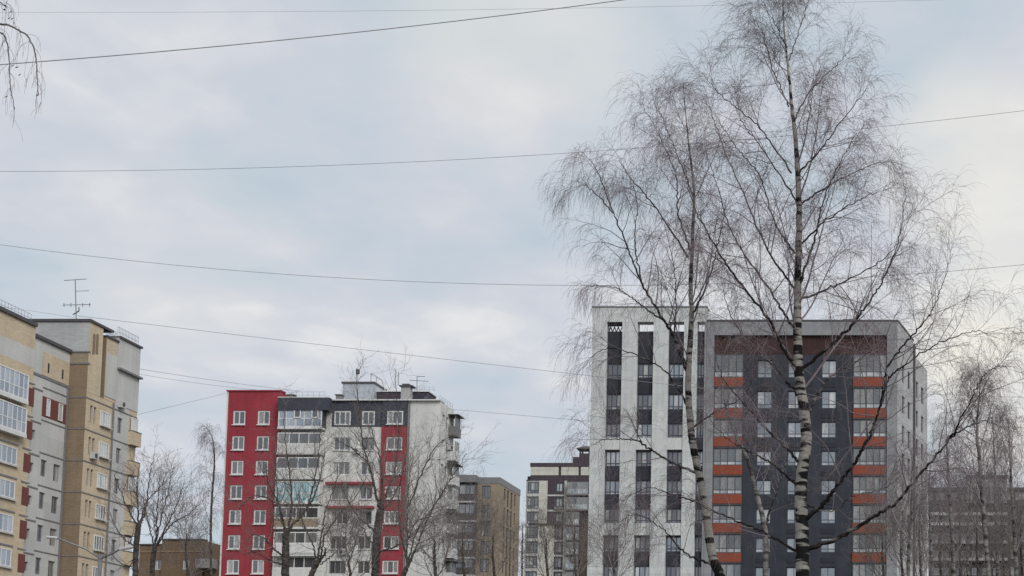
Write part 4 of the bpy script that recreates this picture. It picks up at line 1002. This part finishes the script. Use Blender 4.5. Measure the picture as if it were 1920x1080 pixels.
# --- the tall birch
def tall_birch():
    D = 28.0
    tr = [(1504, 1110, 27), (1504, 1080, 26), (1504, 1000, 26), (1502, 950, 24), (1502, 915, 23), (1506, 868, 22), (1511, 838, 21), (1511, 800, 20.5), (1503, 740, 19.5), (1497, 690, 18.5), (1495, 620, 16.5), (1495.5, 555, 14.5),
          (1497, 470, 13), (1498, 389, 11.5), (1493, 278, 9), (1484, 194, 6.5), (1479, 139, 5), (1470, 55, 3.4), (1468, 0, 2.4), (1466, -45, 1.2)]
    p0 = P(1504, 1110, D)
    T = Tree('birch_tree', 'tallest bare birch with white ringed trunk in front of the slate block', 'birches in front of the slate block', p0.x, D, 11)
    rows = [(p0.x, D, -0.2, 0.21), (p0.x, D, 0.5, 0.165), (p0.x, D, p0.z * 0.6, 0.15)] + [(q.x, q.y, q.z, 0.5 * w * D / FPX) for q, w in ((P(x, y, D), w) for x, y, w in tr)]
    A = T.solid('trunk', rows, 150, 'birch_bark', 12, 0.004)
    limbs = [
        ([(1497, 695), (1470, 655), (1440, 597), (1373, 511), (1335, 450), (1312, 411), (1290, 350), (1283, 290)], -2.0, 8.5),
        ([(1491, 545), (1440, 470), (1395, 365), (1352, 262), (1330, 200)], 1.2, 5.5),
        ([(1484, 325), (1423, 239), (1357, 183), (1318, 138)], -1.0, 4),
        ([(1479, 200), (1451, 133), (1429, 61), (1403, 22)], 0.9, 3.2),
        ([(1495, 382), (1429, 278), (1396, 235), (1365, 170)], 1.6, 4),
        ([(1490, 475), (1451, 411), (1423, 328), (1379, 275), (1340, 212)], -1.4, 5),
        ([(1494, 622), (1440, 540), (1375, 440), (1345, 350), (1322, 280)], 1.8, 6),
        ([(1496, 325), (1540, 278), (1590, 211), (1629, 165)], -1.2, 4.5),
        ([(1501, 382), (1562, 344), (1629, 311), (1664, 303)], 1.3, 4.5),
        ([(1490, 224), (1518, 172), (1568, 122), (1598, 90)], 0.8, 3.4),
        ([(1479, 114), (1500, 50), (1517, -5)], -0.5, 2.6),
        ([(1476, 90), (1450, 40), (1425, -5)], -0.6, 2.4),
        ([(1499, 535), (1530, 440), (1542, 380), (1577, 300), (1606, 250)], -1.8, 5.5),
        ([(1499, 562), (1573, 533), (1651, 489), (1700, 440)], 1.5, 5.5),
        ([(1497, 460), (1560, 405), (1620, 370), (1668, 352)], -0.8, 4.5),
        ([(1498, 697), (1587, 620), (1620, 580), (1656, 522), (1688, 439), (1699, 345)], -2.2, 7.5),
        ([(1507, 975), (1548, 940), (1570, 910), (1600, 870), (1626, 825), (1640, 790), (1652, 756), (1666, 712), (1691, 689), (1742, 654), (1793, 631), (1835, 622), (1874, 636)], -3.0, 10),
        ([(1652, 756), (1666, 686), (1705, 635), (1742, 592), (1765, 540), (1787, 475)], -1.0, 6),
        ([(1509, 1032), (1580, 1005), (1640, 967), (1676, 945), (1727, 887), (1782, 822), (1800, 788), (1826, 738), (1850, 698), (1892, 683)], -2.5, 10.5),
        ([(1500, 1037), (1435, 1000), (1380, 976), (1320, 950), (1278, 920)], 1.6, 7),
        ([(1502, 917), (1450, 872), (1400, 843), (1363, 822), (1318, 770)], -1.5, 6),
        ([(1503, 872), (1463, 829), (1422, 788), (1389, 749), (1359, 715), (1336, 650)], -2.2, 7),
        ([(1509, 790), (1547, 716), (1595, 684), (1652, 640), (1690, 570)], 1.2, 6),
        ([(1497, 742), (1455, 690), (1412, 655), (1370, 590), (1350, 520)], 2.0, 6),
        ([(1504, 945), (1560, 958), (1600, 930), (1660, 915), (1700, 880)], 1.0, 4),
        ([(1782, 822), (1815, 800), (1850, 790), (1885, 805)], -0.5, 4),
    ]
    allrows = []
    for i, (poly, dY, w) in enumerate(limbs):
        Y0 = D
        if i == 17: Y0 = D - 3.0 * 6 / 12
        if i == 25: Y0 = D - 2.5 * 5 / 9
        R_ = T.solid('limb', T.line3(poly, Y0, dY, (0.92 * w, 0.8)), 10 * len(poly), 'birch_limb', 7, 0.012)
        allrows.append(R_)
    for R_ in allrows:
        Ls = float(np.linalg.norm(np.diff(R_[:, :3], axis=0), axis=1).sum())
        birch_fill(T, R_, 0, int(4 + Ls * 2.7), 0.50 * Ls ** 0.8, 8, 0.62, 5, 0.50, tlo=0.18, droop=-0.55)
    for R_ in auto_limbs(T, A, 20, 0.50, 0.97, lambda t: 2.8 * (1 - t) ** 0.8 + 0.4, 32, 52, 0.008, seedflat=0.3):
        T.add(R_[None, :, :3], R_[None, :, 3], 5)
        Ls = float(np.linalg.norm(np.diff(R_[:, :3], axis=0), axis=1).sum())
        birch_fill(T, R_, 0, int(3 + Ls * 2.7), 0.45 * Ls ** 0.8, 8, 0.55, 5, 0.46, tlo=0.15, droop=-0.55)
    T.crown('birch_twig')
tall_birch()

def second_birch():
    D = 31.0
    tr = [(1354, 1110, 20), (1350, 1079, 19), (1337, 1046, 18), (1326, 981, 16), (1321, 942, 15), (1311, 891, 14.5), (1300, 839, 14), (1296, 806, 13.5), (1290, 728, 12.5), (1293, 656, 11), (1297, 584, 9), (1295, 555, 8.5), (1297, 472, 7), (1301, 361, 5), (1291, 266, 3.4), (1284, 195, 2), (1281, 155, 1)]
    p0 = P(1354, 1110, D)
    T = Tree('birch_tree', 'leaning bare birch in front of the white wing, crown drooping to the left', 'birches in front of the slate block', p0.x + 0.15, D, 23)
    rows = [(p0.x + 0.15, D, -0.2, 0.18), (p0.x + 0.12, D, 0.6, 0.14), (p0.x + 0.06, D, p0.z * 0.6, 0.125)] + [(q.x, q.y, q.z, 0.5 * w * D / FPX) for q, w in ((P(x, y, D), w) for x, y, w in tr)]
    A = T.solid('trunk', rows, 130, 'birch_bark', 11, 0.004)
    limbs = [
        ([(1288, 695), (1263, 630), (1246, 603), (1203, 530), (1173, 455), (1150, 400), (1122, 325), (1106, 298)], -1.5, 8),
        ([(1150, 400), (1122, 368), (1096, 348), (1076, 352)], -0.3, 3),
        ([(1290, 482), (1229, 389), (1180, 330), (1160, 300)], 1.2, 4.5),
        ([(1297, 475), (1272, 400), (1268, 330), (1240, 262), (1203, 192)], -1.0, 4.5),
        ([(1300, 368), (1270, 290), (1245, 230), (1232, 195)], 0.8, 3),
        ([(1310, 889), (1256, 865), (1210, 836), (1194, 826), (1158, 823), (1127, 826), (1093, 845)], -1.5, 6),
        ([(1292, 765), (1250, 700), (1185, 662), (1130, 655), (1092, 690)], -1.0, 4.5),
        ([(1341, 1060), (1300, 1046), (1272, 1025), (1240, 990), (1190, 965), (1150, 985)], -1.2, 6),
        ([(1296, 600), (1330, 520), (1350, 440), (1362, 370)], -1.4, 5),
        ([(1298, 800), (1345, 770), (1395, 740), (1420, 690)], -1.0, 5),
        ([(1246, 603), (1200, 570), (1155, 540), (1105, 535)], 0.8, 4),
        ([(1203, 530), (1190, 450), (1195, 380), (1180, 330)], 0.9, 3.5),
        ([(1263, 630), (1268, 560), (1262, 490), (1245, 420)], 0.7, 4),
        ([(1321, 945), (1270, 930), (1215, 915), (1165, 940)], 1.0, 4.5),
    ]
    allr = []
    for i, (poly, dY, w) in enumerate(limbs):
        Y0 = D - {1: 1.0, 10: 0.4, 11: 0.7, 12: 0.3}.get(i, 0.0)
        allr.append(T.solid('limb', T.line3(poly, Y0, dY, (0.92 * w, 0.8)), 10 * len(poly), 'birch_limb', 7, 0.012))
    for R_ in allr:
        Ls = float(np.linalg.norm(np.diff(R_[:, :3], axis=0), axis=1).sum())
        birch_fill(T, R_, 0, int(4 + Ls * 2.7), 0.50 * Ls ** 0.8, 8, 0.68, 5, 0.56, tlo=0.2, droop=-0.85)
    for R_ in auto_limbs(T, A, 9, 0.58, 0.97, lambda t: 2.2 * (1 - t) + 0.6, 30, 52, 0.008, seedflat=0.3):
        T.add(R_[None, :, :3], R_[None, :, 3], 5)
        Ls = float(np.linalg.norm(np.diff(R_[:, :3], axis=0), axis=1).sum())
        birch_fill(T, R_, 0, int(3 + Ls * 2.7), 0.45 * Ls ** 0.8, 8, 0.6, 5, 0.50, tlo=0.15, droop=-0.75)
    T.crown('birch_twig')
second_birch()

# --- birches of moderate size, built by rule: trunk through photo points, crown by parameters
def small_birch(label, group, D, tr, nl, Lmax, seed, lo=0.25, dens=1.0, droop=-0.8, tw=None, twmat='birch_twig', trunkmat='far_birch_bark', extra=(), alo=28, ahi=55, L3=0.6):
    tw = tw or max(0.0022, 0.000050 * D)
    p0 = P(tr[0][0], tr[0][1], D)
    T = Tree('birch_tree', label, group, p0.x, D, seed)
    rows = [(p0.x, D, -0.2, 0.62 * tr[0][2] * D / FPX), (p0.x, D, max(0.5, p0.z * 0.5), 0.52 * tr[0][2] * D / FPX)] + [(q.x, q.y, q.z, 0.5 * w * D / FPX) for q, w in ((P(x, y, D), w) for x, y, w in tr)]
    A = T.solid('trunk', rows, 60, trunkmat, 8, 0.01)
    limbs = [T.solid('limb', T.line3(poly, D, dY, (w, 0.9)), 8 * len(poly), 'birch_limb', 6, 0.015) for poly, dY, w in extra]
    for R_ in auto_limbs(T, A, nl, lo, 0.985, lambda t: Lmax * (1 - t) ** 0.7 + 0.4, alo, ahi, 0.008, seedflat=0.3):
        limbs.append(R_); T.add(R_[None, :, :3], R_[None, :, 3], 4)
    for R_ in limbs:
        Ls = float(np.linalg.norm(np.diff(R_[:, :3], axis=0), axis=1).sum())
        birch_fill(T, R_, 0, int((3 + Ls * 2.0) * dens), 0.45 * Ls ** 0.8, 5, L3, 2, L3 * 0.65, tlo=0.15, droop=droop, tw=tw)
    T.crown(twmat)
GB = 'birches in front of the slate block'
GT = 'birches of the thicket at the right edge'
small_birch('slim pale birch stem left of the tallest birch', GB, 38, [(1437, 1110, 11), (1436, 1073, 10.5), (1434, 993, 10), (1418, 923, 9), (1400, 856, 7), (1380, 820, 5), (1360, 760, 3), (1352, 700, 1.5)], 9, 1.5, 31, 0.5, extra=[([(1436, 985), (1450, 940), (1462, 905), (1480, 840)], 0.5, 5)])
small_birch('dense weeping birch standing highest in the right thicket', GT, 46, [(1856, 1110, 9), (1850, 1040, 8.5), (1843, 950, 8), (1838, 880, 7), (1832, 800, 5), (1836, 745, 2.5), (1838, 715, 1)], 34, 2.2, 41, 0.42, 1.5, droop=-1.2, L3=0.8, ahi=70)
small_birch('pale birch stem left of the weeping birch in the right thicket', GT, 55, [(1788, 1110, 8), (1786, 1020, 7.5), (1780, 930, 6), (1776, 850, 3.5), (1774, 790, 1)], 22, 2.2, 42, 0.4, 1.2, droop=-1.0)
small_birch('birch at the far right edge of the thicket', GT, 50, [(1906, 1110, 8), (1902, 1000, 7), (1896, 900, 5), (1893, 830, 2.5), (1890, 785, 1)], 24, 2.0, 43, 0.4, 1.3, droop=-1.0)
small_birch('birch between weeping birch and right edge of thicket', GT, 62, [(1872, 1110, 7), (1868, 1010, 6), (1866, 900, 4), (1862, 800, 2), (1862, 770, 1)], 20, 2.4, 44, 0.38, 1.2, droop=-1.0)
small_birch('low birch at the left side of the thicket by the slate corner', GT, 48, [(1702, 1110, 7), (1704, 1030, 6), (1708, 960, 4.5), (1710, 890, 2.5), (1712, 850, 1)], 18, 1.8, 45, 0.4, 1.1, droop=-0.8)
small_birch('thin birch in the thicket just right of the slate corner', GT, 58, [(1748, 1110, 6), (1746, 1020, 5), (1742, 930, 3.5), (1744, 870, 1)], 18, 2.0, 46, 0.4, 1.1, droop=-0.8)
small_birch('birch showing low between the weeping birch and its pale neighbour', GT, 66, [(1816, 1110, 6), (1814, 1030, 5), (1818, 950, 3.5), (1820, 880, 1)], 18, 2.4, 47, 0.4, 1.1, droop=-0.8)
small_birch('slender weeping birch beside the left edge of the red house', 'distant birches', 118, [(396, 1110, 5), (395, 1020, 4.5), (397, 940, 4), (402, 870, 3), (400, 830, 2), (392, 806, 1)], 16, 3.0, 51, 0.35, 0.9, droop=-1.1, twmat='far_twig', trunkmat='grey_bark', L3=1.3)
small_birch('pale distant birch in the gap right of the tan block', 'distant birches', 205, [(979, 1110, 4), (979, 1040, 3.5), (980, 985, 2)], 14, 3.0, 52, 0.4, 0.8, droop=-0.6, twmat='far_twig', trunkmat='birch_bark', L3=1.3)

# --- broad street trees with upright bare twigs
def street_tree(label, D, tr, limbs, seed, dens=1.0, reach=2.2, tw=None, twmat='bare_twig', group='bare street trees before the houses', auto=0, autoL=3.0, autolo=0.55):
    tw = tw or 0.000056 * D
    p0 = P(tr[0][0], tr[0][1], D)
    T = Tree('street_tree', label, group, p0.x, D, seed); rng = T.rng
    rows = [(p0.x, D, -0.2, 0.62 * tr[0][2] * D / FPX), (p0.x, D, max(0.5, p0.z * 0.5), 0.52 * tr[0][2] * D / FPX)] + [(q.x, q.y, q.z, 0.5 * w * D / FPX) for q, w in ((P(x, y, D), w) for x, y, w in tr)]
    A = T.solid('trunk', rows, 50, 'grey_bark', 9, 0.012)
    R = [T.solid('limb', T.line3(poly, D, dY, (0.88 * w, 0.9)), 8 * len(poly), 'grey_bark', 7, 0.02) for poly, dY, w in limbs]
    if auto:
        for q in auto_limbs(T, A, auto, autolo, 0.98, lambda t: autoL, 30, 60, 0.010, seedflat=0.4, updraft=0.1, bend=0.1):
            T.add(q[None, :, :3], q[None, :, 3], 5); R.append(q)
    for r_ in R:
        Ls = float(np.linalg.norm(np.diff(r_[:, :3], axis=0), axis=1).sum())
        pts, rad = r_[None, :, :3], r_[None, :, 3]
        own, p, d, t, rr = sprout(rng, pts, rad, int((5 + Ls * 2.4) * dens), 0.15, 1.0, 25, 60, 0.8)
        ln = reach * (1.2 - 0.6 * t) * rng.uniform(0.5, 1.15, len(p)); 
        b2, q2 = grow(rng, p, d, ln, np.minimum(rr * 0.6, 0.008 + 0.008 * ln), np.full(len(p), tw), 7, 0.05, 0.13, 0.07); T.add(b2, q2, 4)
        own, p, d, t, rr = sprout(rng, b2, q2, 5, 0.15, 1.0, 25, 60); ln3 = reach * 0.42 * rng.uniform(0.4, 1.2, len(p))
        b3, q3 = grow(rng, p, d, ln3, np.minimum(rr * .8, tw * 1.7), np.full(len(p), tw * .8), 5, 0.03, 0.15, 0.05); T.add(b3, q3, 3)
        own, p, d, t, rr = sprout(rng, b3, q3, 3, 0.2, 1.0, 25, 55); ln4 = reach * 0.2 * rng.uniform(0.4, 1.2, len(p))
        b4, q4 = grow(rng, p, d, ln4, np.full(len(p), tw), np.full(len(p), tw * .6), 4, 0.0, 0.15, 0.05); T.add(b4, q4, 3)
    T.crown(twmat)

street_tree('bare tree with stubby dark trunk in front of the beige block', 66, [(253, 1110, 10), (254, 1060, 10), (257, 1010, 10), (260, 983, 9)],
            [([(260, 985), (259, 950), (257, 910), (262, 870)], -1, 4), ([(261, 984), (272, 960), (277, 925), (283, 880), (290, 852)], 1, 4.5), ([(258, 985), (243, 960), (228, 925), (214, 890)], -1.5, 4),
             ([(262, 986), (275, 940), (300, 915), (312, 885)], 1.5, 3.5), ([(255, 1025), (236, 1012), (218, 990), (206, 960)], -1, 3.5), ([(257, 1030), (243, 1060), (222, 1052), (205, 1035)], 1, 2.5)], 61, 1.0, 1.6)
street_tree('forked bare tree in front of the lower brown house', 74, [(283, 1110, 9), (286, 1060, 9), (290, 1024, 8)],
            [([(290, 1026), (283, 1000), (276, 970), (268, 930)], 1, 3.5), ([(291, 1025), (294, 990), (296, 945), (300, 890)], -1, 4), ([(292, 1026), (310, 990), (330, 950), (345, 905)], 1, 4.5),
             ([(294, 1024), (320, 985), (352, 965), (375, 945)], -1.5, 3.5), ([(292, 1015), (305, 960), (315, 920), (326, 875)], 2, 3.5)], 62, 1.1, 2.0)
street_tree('large forked tree left in front of the red house', 72, [(534, 1110, 15), (535, 1070, 14), (536, 1030, 13), (535, 1000, 12)],
            [([(535, 1005), (531, 975), (520, 940), (505, 910), (498, 870)], -1.5, 6), ([(537, 1008), (548, 985), (575, 955), (594, 918), (604, 880), (610, 845)], 1.5, 7), ([(536, 1003), (545, 970), (546, 920), (542, 880), (535, 820), (532, 745)], 1, 6),
             ([(534, 1045), (515, 1030), (497, 1010), (470, 1000)], -1, 5), ([(533, 1060), (505, 1050), (480, 1035), (455, 1040)], 1, 4), ([(575, 955), (590, 900), (598, 850), (600, 790)], 0.5, 4), ([(536, 1000), (525, 960), (518, 900), (515, 840)], 2, 5),
             ([(520, 945), (490, 930), (465, 935), (445, 960)], -1, 3)], 63, 1.0, 2.2, autoL=3)
street_tree('leaning tree with sawn stub before the balconies of the red house', 64, [(572, 1110, 11), (582, 1082, 10), (592, 1060, 10), (597, 1052, 9)],
            [([(597, 1053), (600, 1020), (606, 985), (613, 950), (630, 905), (634, 870)], 1, 4.5), ([(596, 1055), (585, 1020), (572, 990), (564, 965), (560, 920)], -1, 4), ([(598, 1052), (607, 1042), (610, 1032), (609, 1026)], 0.2, 7.5),
             ([(600, 1045), (612, 1000), (640, 960), (668, 930), (690, 890)], -1, 4), ([(600, 1058), (625, 1040), (648, 1020), (672, 1022)], 0.6, 3)], 64, 1.0, 1.9)
street_tree('straight tall tree in front of the red window strip', 70, [(703, 1110, 15), (704, 1060, 15), (706, 1010, 15), (712, 965, 14), (714, 955, 12)],
            [([(713, 960), (703, 920), (692, 870), (680, 830), (672, 760), (668, 690)], -1, 7), ([(714, 958), (717, 910), (712, 860), (700, 815), (694, 780)], 1, 6), ([(715, 957), (728, 915), (742, 880), (747, 800), (740, 690)], 1.2, 6),
             ([(708, 1000), (690, 985), (672, 970), (650, 935), (640, 900)], -1.5, 5), ([(708, 1035), (740, 1025), (765, 1010), (790, 985)], -1, 5), ([(705, 1025), (690, 1010), (680, 990), (660, 975)], 1, 4),
             ([(714, 960), (735, 935), (752, 900), (762, 850)], -1, 4), ([(692, 870), (670, 850), (650, 835), (630, 825)], -0.5, 3)], 65, 1.0, 2.2)
street_tree('spreading tree fanning out before the white end of the red house', 66, [(748, 1110, 10), (754, 1085, 9.5), (762, 1065, 9)],
            [([(762, 1067), (764, 1020), (765, 960), (767, 900), (775, 850)], 1, 4.5), ([(763, 1066), (785, 1015), (805, 965), (830, 922), (850, 890), (875, 850)], -1, 5), ([(763, 1065), (775, 1035), (800, 1020), (830, 1000)], 1.2, 3.5),
             ([(764, 1060), (780, 1000), (812, 950), (835, 915), (845, 870)], 1.5, 4), ([(765, 1010), (780, 980), (800, 970), (850, 962)], -1, 3), ([(766, 950), (790, 890), (815, 840), (850, 815)], -0.5, 3.5), ([(764, 1055), (752, 1000), (748, 950), (752, 890)], -0.8, 4)], 66, 1.1, 2.1)
for i, (lab, D, px, top, w, L_) in enumerate([
        ('low bushy tree at the foot of the white end wall', 60, 815, 1010, 5, 2.4), ('low bare tree in front of the tan block', 78, 868, 985, 4, 2.6), ('brownish low tree before the tan block corner', 84, 925, 1000, 4, 2.6),
        ('low bare tree before the cream block', 95, 1025, 1010, 4, 3.0), ('brown bare tree before the glazed balconies of the cream block', 90, 1078, 985, 4, 2.8), ('low bare tree at the foot of the white wing', 56, 1150, 1030, 4, 1.8),
        ('low bare tree at the foot of the orange balconies', 60, 1655, 1000, 4, 2.4), ('low bare tree at the foot of the tall strip of red windows', 58, 655, 1040, 4, 1.8), ('low bare tree between the lamp and the lower brown house', 90, 350, 1000, 4, 2.6)]):
    street_tree(lab, D, [(px, 1130, w * 1.5), (px + 2, 1080, w * 1.3), (px - 1, (top + 1080) / 2, w), (px, top, 1.5)], [], 80 + i, 1.2, 1.7, auto=9, autoL=L_, autolo=0.42, group='low bare trees along the bottom edge')
for i, (px, top, D, w, L_) in enumerate([(1690, 985, 52, 4, 1.8), (1725, 950, 70, 4, 2.6), (1762, 960, 74, 4, 2.6), (1800, 930, 80, 4, 2.8), (1832, 960, 60, 4, 2.2), (1880, 935, 72, 4, 2.6), (1915, 950, 62, 4, 2.4)]):
    pos = ['beside the slate corner, leftmost', 'second from the slate corner', 'third from the slate corner', 'under the raised roof of the dark block', 'below the weeping birch', 'second from the right edge', 'cut by the right edge'][i]
    street_tree('brown bare undergrowth tree of the thicket, ' + pos, D, [(px, 1130, w * 1.6), (px + 2, 1080, w * 1.3), (px - 1, (top + 1080) / 2, w), (px, top, 1.5)], [], 100 + i, 1.3, 1.7, auto=7, autoL=L_, autolo=0.40, group='undergrowth of the right thicket')

# --- the near birch whose twigs hang in at the top left
def near_birch():
    D = 11.0
    p0 = P(-420, 900, D)
    T = Tree('birch_tree', 'near birch outside the left edge, its hanging twigs showing at top left', 'near birch', p0.x, D, 7); rng = T.rng
    ztop = P(-420, -500, D).z
    A = T.solid('trunk', [(p0.x, D, -0.2, 0.16), (p0.x, D, 1.5, 0.13), (p0.x + .05, D, 4, 0.10), (p0.x, D, ztop, 0.04)], 40, 'birch_bark', 10)
    zl = P(0, 45, D).z
    start = A[np.argmin(np.abs(A[:, 2] - (zl - 0.55)))]
    for poly, w in (([(-420, 170), (-250, 70), (-120, 30), (0, 44), (32, 55), (52, 68), (64, 92), (69, 120), (70, 150), (71, 180)], (6, 1.5)), ([(-420, 240), (-260, 120), (-120, 60), (-30, 55), (2, 62), (13, 80), (18, 120), (19, 160), (28, 205)], (6, 1.2)),
                    ([(-420, 60), (-260, -60), (-120, -60), (-30, -15), (5, 8), (12, 14)], (5, 1.2))):
        R_ = T.solid('limb', T.line3(poly, D, -0.3, w), 70, 'near_bark', 6, 0.002)
        n = len(R_)
        own, p, d, t, r = sprout(rng, R_[None, :, :3], R_[None, :, 3], 16, 0.40, 1.0, 20, 50)
        ln = rng.uniform(0.08, 0.32, len(p))
        b2, q2 = grow(rng, p, d, ln, np.full(len(p), 0.0015), np.full(len(p), 0.0008), 8, -0.9, 0.08, -0.05); T.add(b2, q2, 4)
        own, p, d, t, r = sprout(rng, b2, q2, 2, 0.3, 1.0, 20, 45)
        b3, q3 = grow(rng, p, d, rng.uniform(0.06, 0.2, len(p)), np.full(len(p), 0.0010), np.full(len(p), 0.0007), 6, -0.8, 0.08, -0.05); T.add(b3, q3, 3)
    T.crown('far_twig')
    for px, py in ((8, 18), (17, 34), (20, 22), (32, 126), (24, 123), (37, 140), (12, 181), (70, 178), (23, 35)):
        c_ = P(px, py, D - 0.25); a = rng.uniform(0, 3.1); l_, w_ = 0.016, 0.008
        u = Vector((math.cos(a), 0.3, math.sin(a))) * l_; v = Vector((-math.sin(a), 0.4, math.cos(a))) * w_
        c0 = c_ - Vector(T.base)
        mb = MB(); mb.v = [tuple(c0 - u), tuple(c0 - u * .2 + v), tuple(c0 + u), tuple(c0 - u * .2 - v), tuple(c0 + Vector((0, .004, 0)))]
        mb.f = [(0, 1, 4), (1, 2, 4), (2, 3, 4), (3, 0, 4), (0, 3, 2, 1)]
        link('leaf', mb.mesh('leaf'), 'dry_leaf', T.root)
near_birch()
